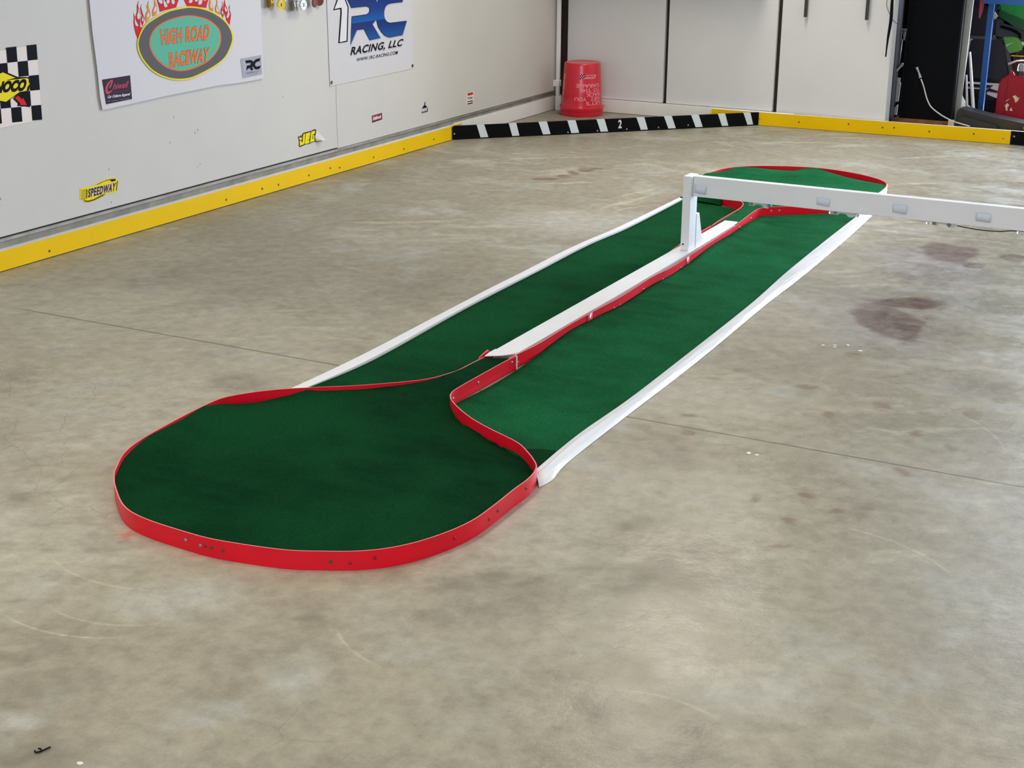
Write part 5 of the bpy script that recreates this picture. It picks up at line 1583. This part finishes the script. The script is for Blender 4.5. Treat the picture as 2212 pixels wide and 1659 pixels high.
# low black case lying behind the kerb
case = thing('black_case', 'long low black plastic case lying behind the yellow kerb board', 'case', (-1.75, 10.1, 0))
b = MB()
pr = [(-1.965, 0.0), (-1.42, 0.0), (-1.42, 0.098), (-1.56, 0.112), (-1.765, 0.140), (-1.92, 0.170), (-1.953, 0.176), (-1.972, 0.165), (-1.976, 0.12)]
b.prism([(x, 10.10, z) for x, z in pr], (0, 0.15, 0))
bmesh.ops.bevel(b.bm, geom=list(b.bm.edges), offset=0.008, segments=2, affect='EDGES')
b.build('shell', M_blkplastic, case)
b = MB()
b.prism([(x, 10.06, z) for x, z in [(-1.950, 0.0), (-1.70, 0.0), (-1.70, 0.085), (-1.78, 0.100), (-1.87, 0.118), (-1.945, 0.132), (-1.953, 0.12)]], (0, 0.045, 0))
bmesh.ops.bevel(b.bm, geom=list(b.bm.edges), offset=0.006, segments=2, affect='EDGES')
b.build('handle', M_blkplastic, case)
b = MB(); b.box(-1.545, -1.46, 10.085, 10.10, 0.075, 0.09); b.build('latch', mat('grey_latch', rgb(120, 116, 122), 0.35), case)

# white cord with its plug
cord = thing('power_cord', 'white cord with grey plug hanging down the black felt panel', 'cord', (-2.2, 10.12, 0.1))
b = MB(); b.tube(smooth_path([(-2.232, 10.135, 0.345), (-2.214, 10.13, 0.31), (-2.201, 10.13, 0.277), (-2.186, 10.125, 0.238), (-2.169, 10.12, 0.204), (-2.139, 10.11, 0.167), (-2.066, 10.08, 0.127), (-1.988, 10.045, 0.1015), (-1.942, 10.03, 0.092), (-1.866, 10.02, 0.078)], 0.012), 0.0042, 8)
b.build('cable', M_cord, cord)
b = MB(); b.tube([(-2.268, 10.14, 0.418), (-2.250, 10.138, 0.385), (-2.236, 10.136, 0.352)], [0.009, 0.0055, 0.0105], 10)
b.build('plug', mat('grey_plug', rgb(150, 154, 160, 1.2), 0.4), cord)
b = MB(); b.box(-2.005, -1.968, 10.012, 10.03, 0.0, 0.110, bev=0.003)
tag(b.build('cardboard_bit', mat('beige_card', rgb(172, 160, 146, 1.3), 0.7)), 'small beige block where the white cord meets the kerb', 'block')

# the mower behind: green hood, black deck and wheel
mow = thing('riding_mower', 'green and black riding mower at the back behind the blue shelf', 'mower', (-1.8, 11.2, 0))
b = MB()
hood = smooth_path([(-1.955, 0.742), (-1.93, 0.80), (-1.93, 1.05), (-1.60, 1.10), (-1.30, 1.06), (-1.20, 0.9), (-1.30, 0.70), (-1.50, 0.66), (-1.70, 0.655), (-1.80, 0.69)], 0.04, True)
b.prism([(p.x, 11.05, p.y) for p in hood], (0, 0.5, 0))
bmesh.ops.bevel(b.bm, geom=[e for e in b.bm.edges if e.calc_length() < 0.3], offset=0.02, segments=3, affect='EDGES')
b.build('hood', M_green, mow, True)
b = MB()
b.prism([(-1.94, 11.02, 0.700), (-1.93, 11.02, 0.735), (-1.80, 11.02, 0.690), (-1.70, 11.02, 0.652), (-1.50, 11.02, 0.62), (-1.50, 11.02, 0.56), (-1.70, 11.02, 0.59), (-1.82, 11.02, 0.63)], (0, 0.4, 0))
b.build('hood_skirt', mat('dark_green_body', rgb(12, 70, 26, 1.3), 0.3), mow, True)
b = MB()
b.prism([(-1.955, 11.06, 0.68), (-1.80, 11.06, 0.63), (-1.60, 11.06, 0.56), (-1.50, 11.06, 0.50), (-1.50, 11.06, 0.40), (-1.72, 11.06, 0.52), (-1.95, 11.06, 0.56)], (0, 0.4, 0))
b.build('footwell', mat('dark_grey_plastic', rgb(74, 72, 76, 1.1), 0.5), mow, True)
b = MB(); b.tube(smooth_path([(-1.90, 11.05, 0.655), (-1.82, 11.05, 0.635), (-1.74, 11.05, 0.60), (-1.70, 11.05, 0.55)], 0.02), 0.009, 8)
b.tube(smooth_path([(-1.92, 11.05, 0.625), (-1.84, 11.05, 0.605), (-1.785, 11.05, 0.575), (-1.782, 11.05, 0.54)], 0.02), 0.009, 8)
b.build('trim_bead', M_black, mow)
b = MB(); b.box(-2.12, -1.955, 11.02, 11.3, 0.555, 0.80); b.prism([(-2.12, 11.0, 0.80), (-2.02, 11.0, 0.76), (-1.965, 11.0, 0.72), (-1.965, 11.0, 1.2), (-2.12, 11.0, 1.2)], (0, 0.3, 0))
b.build('seat_back', M_blkplastic, mow)
b = MB(); b.prism([(-2.07, 11.00, 0.80), (-2.02, 11.00, 0.76), (-1.97, 11.00, 0.73), (-1.99, 11.00, 0.95), (-2.08, 11.00, 0.95)], (0, 0.02, 0))
b.build('side_cover', mat('dark_green_body', rgb(12, 70, 26, 1.3), 0.3), mow)
b = MB(); b.box(-2.12, -1.935, 10.99, 11.02, 0.538, 0.556); b.build('deck_rail', mat('grey_rail', rgb(96, 90, 82), 0.5), mow)
b = MB()
b.prism([(-2.12, 10.98, 0.27), (-2.10, 10.98, 0.536), (-1.885, 10.98, 0.545), (-1.865, 10.98, 0.50), (-1.805, 10.98, 0.29), (-1.83, 10.98, 0.26)], (0, 0.35, 0))
bmesh.ops.bevel(b.bm, geom=list(b.bm.edges), offset=0.012, segments=2, affect='EDGES')
b.build('grass_box', mat('grass_box_plastic', rgb(38, 39, 42, 1.2), 0.45), mow)
b = MB(); b.prism([(-1.873, 10.96, 0.55), (-1.865, 10.96, 0.505), (-1.797, 10.96, 0.27), (-1.783, 10.96, 0.28), (-1.845, 10.96, 0.52)], (0, 0.04, 0)); b.build('box_edge', mat('grey_edge', rgb(84, 80, 80), 0.5), mow)
b = MB()
b.prism([(-1.884, 10.95, 0.562), (-1.80, 10.95, 0.566), (-1.765, 10.95, 0.545), (-1.745, 10.95, 0.49), (-1.752, 10.95, 0.475), (-1.832, 10.95, 0.452), (-1.845, 10.95, 0.50)], (0, 0.06, 0))
bmesh.ops.bevel(b.bm, geom=list(b.bm.edges), offset=0.008, segments=2, affect='EDGES')
b.build('lime_chute', M_lime, mow)
b = MB(); b.prism([(-1.852, 10.945, 0.515), (-1.79, 10.945, 0.540), (-1.80, 10.945, 0.535), (-1.85, 10.945, 0.50)], (0, 0.006, 0)); b.build('chute_rib', mat('pale_lime', rgb(150, 200, 130, 1.3), 0.3), mow)
b = MB(); b.box(-1.82, -1.40, 11.1, 11.5, 0.10, 0.47)
for k in range(7):
    b.ball((-1.80 + 0.012 * (k % 2) + 0.018 * k, 11.09, 0.445 - 0.022 * (k % 3)), 0.016, (1, 1, 1), 8)
b.build('engine', M_rust, mow)
b = MB()
Rw = Matrix.Rotation(math.radians(90), 4, 'X')
b.lathe([(0.10, -0.06), (0.17, -0.07), (0.20, -0.04), (0.205, 0.0), (0.20, 0.04), (0.17, 0.07), (0.10, 0.06)], (-1.97, 11.2, 0.206), 36, Rw)
b.build('wheel', M_tire, mow)
b = MB(); b.lathe([(0.02, -0.02), (0.10, -0.055), (0.105, 0.0), (0.02, 0.02)], (-1.97, 11.14, 0.206), 30, Rw); b.build('wheel_hub', mat('hub_dark', rgb(60, 60, 60), 0.5), mow)
# white bars under the box
for (x0, x1, z, th) in ((-2.09, -1.74, 0.238, 0.006), (-2.09, -1.94, 0.206, 0.006)):
    b = MB(); b.box(x0, x1, 10.90, 10.98, z, z + th)
    b.build('white_bar', M_white, mow)
b = MB(); b.prism([(-1.915, 10.86, 0.222), (-1.90, 10.86, 0.235), (-1.80, 10.86, 0.235), (-1.80, 10.86, 0.205), (-1.85, 10.86, 0.205)], (0, 0.05, 0))
b.build('fender', M_white, mow)
b = MB(); b.prism([(-1.93, 10.86, 0.195), (-1.80, 10.86, 0.185), (-1.81, 10.86, 0.150), (-1.87, 10.86, 0.160), (-1.93, 10.86, 0.18)], (0, 0.05, 0))
b.build('fender', M_white, mow)
b = MB(); b.tube([(-1.80, 10.80, 0.400), (-1.745, 10.80, 0.425), (-1.70, 10.80, 0.43)], 0.007, 8)
tag(b.build('steel_clamp', mat('bright_steel', rgb(215, 215, 215, 1.3), 0.25, metal=0.5)), 'bright steel clamp above the red fuel can', 'clamp')
b = MB(); b.box(-1.79, -1.60, 10.82, 10.83, 0.452, 0.459)
tag(b.build('brass_rod', M_gold), 'thin brass coloured rod above the red fuel can', 'rod')
b = MB(); b.prism([(-1.8958, 10.60, 0.755), (-1.886, 10.60, 0.756), (-1.868, 10.60, 0.728), (-1.885, 10.60, 0.708), (-1.8958, 10.60, 0.725)], (0, 0.012, 0))
tag(b.build('label_tag', mat('beige_card', rgb(172, 160, 146, 1.3), 0.7)), 'small beige tag right of the top of the blue shelf post', 'tag')

# ------------------------------------------------------------------ litter on the floor
rl = random.Random(7)
proto = None
for i, (x, y, sc, lab) in enumerate([(-1.271, 3.964, 1.0, 'left of two white paint chips just below the floor joint'), (-1.245, 3.961, 0.8, 'right of two white paint chips just below the floor joint'), (-1.387, 5.115, 0.8, 'leftmost white chip of the cluster below the big brown stain'), (-1.350, 5.136, 0.7, 'upper white chip second from left in the cluster below the brown stain'), (-1.344, 5.113, 0.7, 'lower white chip second from left in the cluster below the brown stain'), (-1.308, 5.159, 0.9, 'upper right white chip of the cluster below the brown stain'), (-1.250, 5.114, 1.0, 'rightmost white chip of the cluster below the brown stain'), (-1.855, 1.812, 0.8, 'lone pale chip at the bottom left edge of the floor')]):
    if proto is None:
        b = MB(); b.prism([(-0.009, -0.004, 0), (0.001, -0.007, 0), (0.009, -0.002, 0), (0.006, 0.005, 0), (-0.005, 0.006, 0)], (0, 0, 0.0012))
        o = proto = b.build('paint_chip', M_white)
    else:
        o = proto.copy(); COL.objects.link(o)
    o.location = (x, y, 0.0002); o.rotation_euler = (0, 0, rl.uniform(0, 6)); o.scale = (sc, sc, 1)
    tag(o, lab, 'paint chip', 'white chips on the floor')
b = MB()
b.tube(smooth_path([(-1.958, 1.7995, 0.004), (-1.954, 1.7985, 0.003), (-1.949, 1.801, 0.003), (-1.946, 1.808, 0.003), (-1.943, 1.822, 0.004)], 0.002), [0.0012] * 2 + [0.0016] * 40, 6) if False else None
pth = smooth_path([(-1.958, 1.8005, 0.004), (-1.954, 1.7985, 0.003), (-1.949, 1.801, 0.003), (-1.946, 1.808, 0.003), (-1.940, 1.824, 0.004)], 0.002)
b.tube(pth, 0.0016, 6)
b.tube(smooth_path([(-1.957, 1.809, 0.004), (-1.952, 1.8105, 0.004), (-1.947, 1.807, 0.003)], 0.002), 0.0016, 6)
tag(b.build('twig', M_black), 'tiny black twig on the floor in the bottom left corner', 'twig')
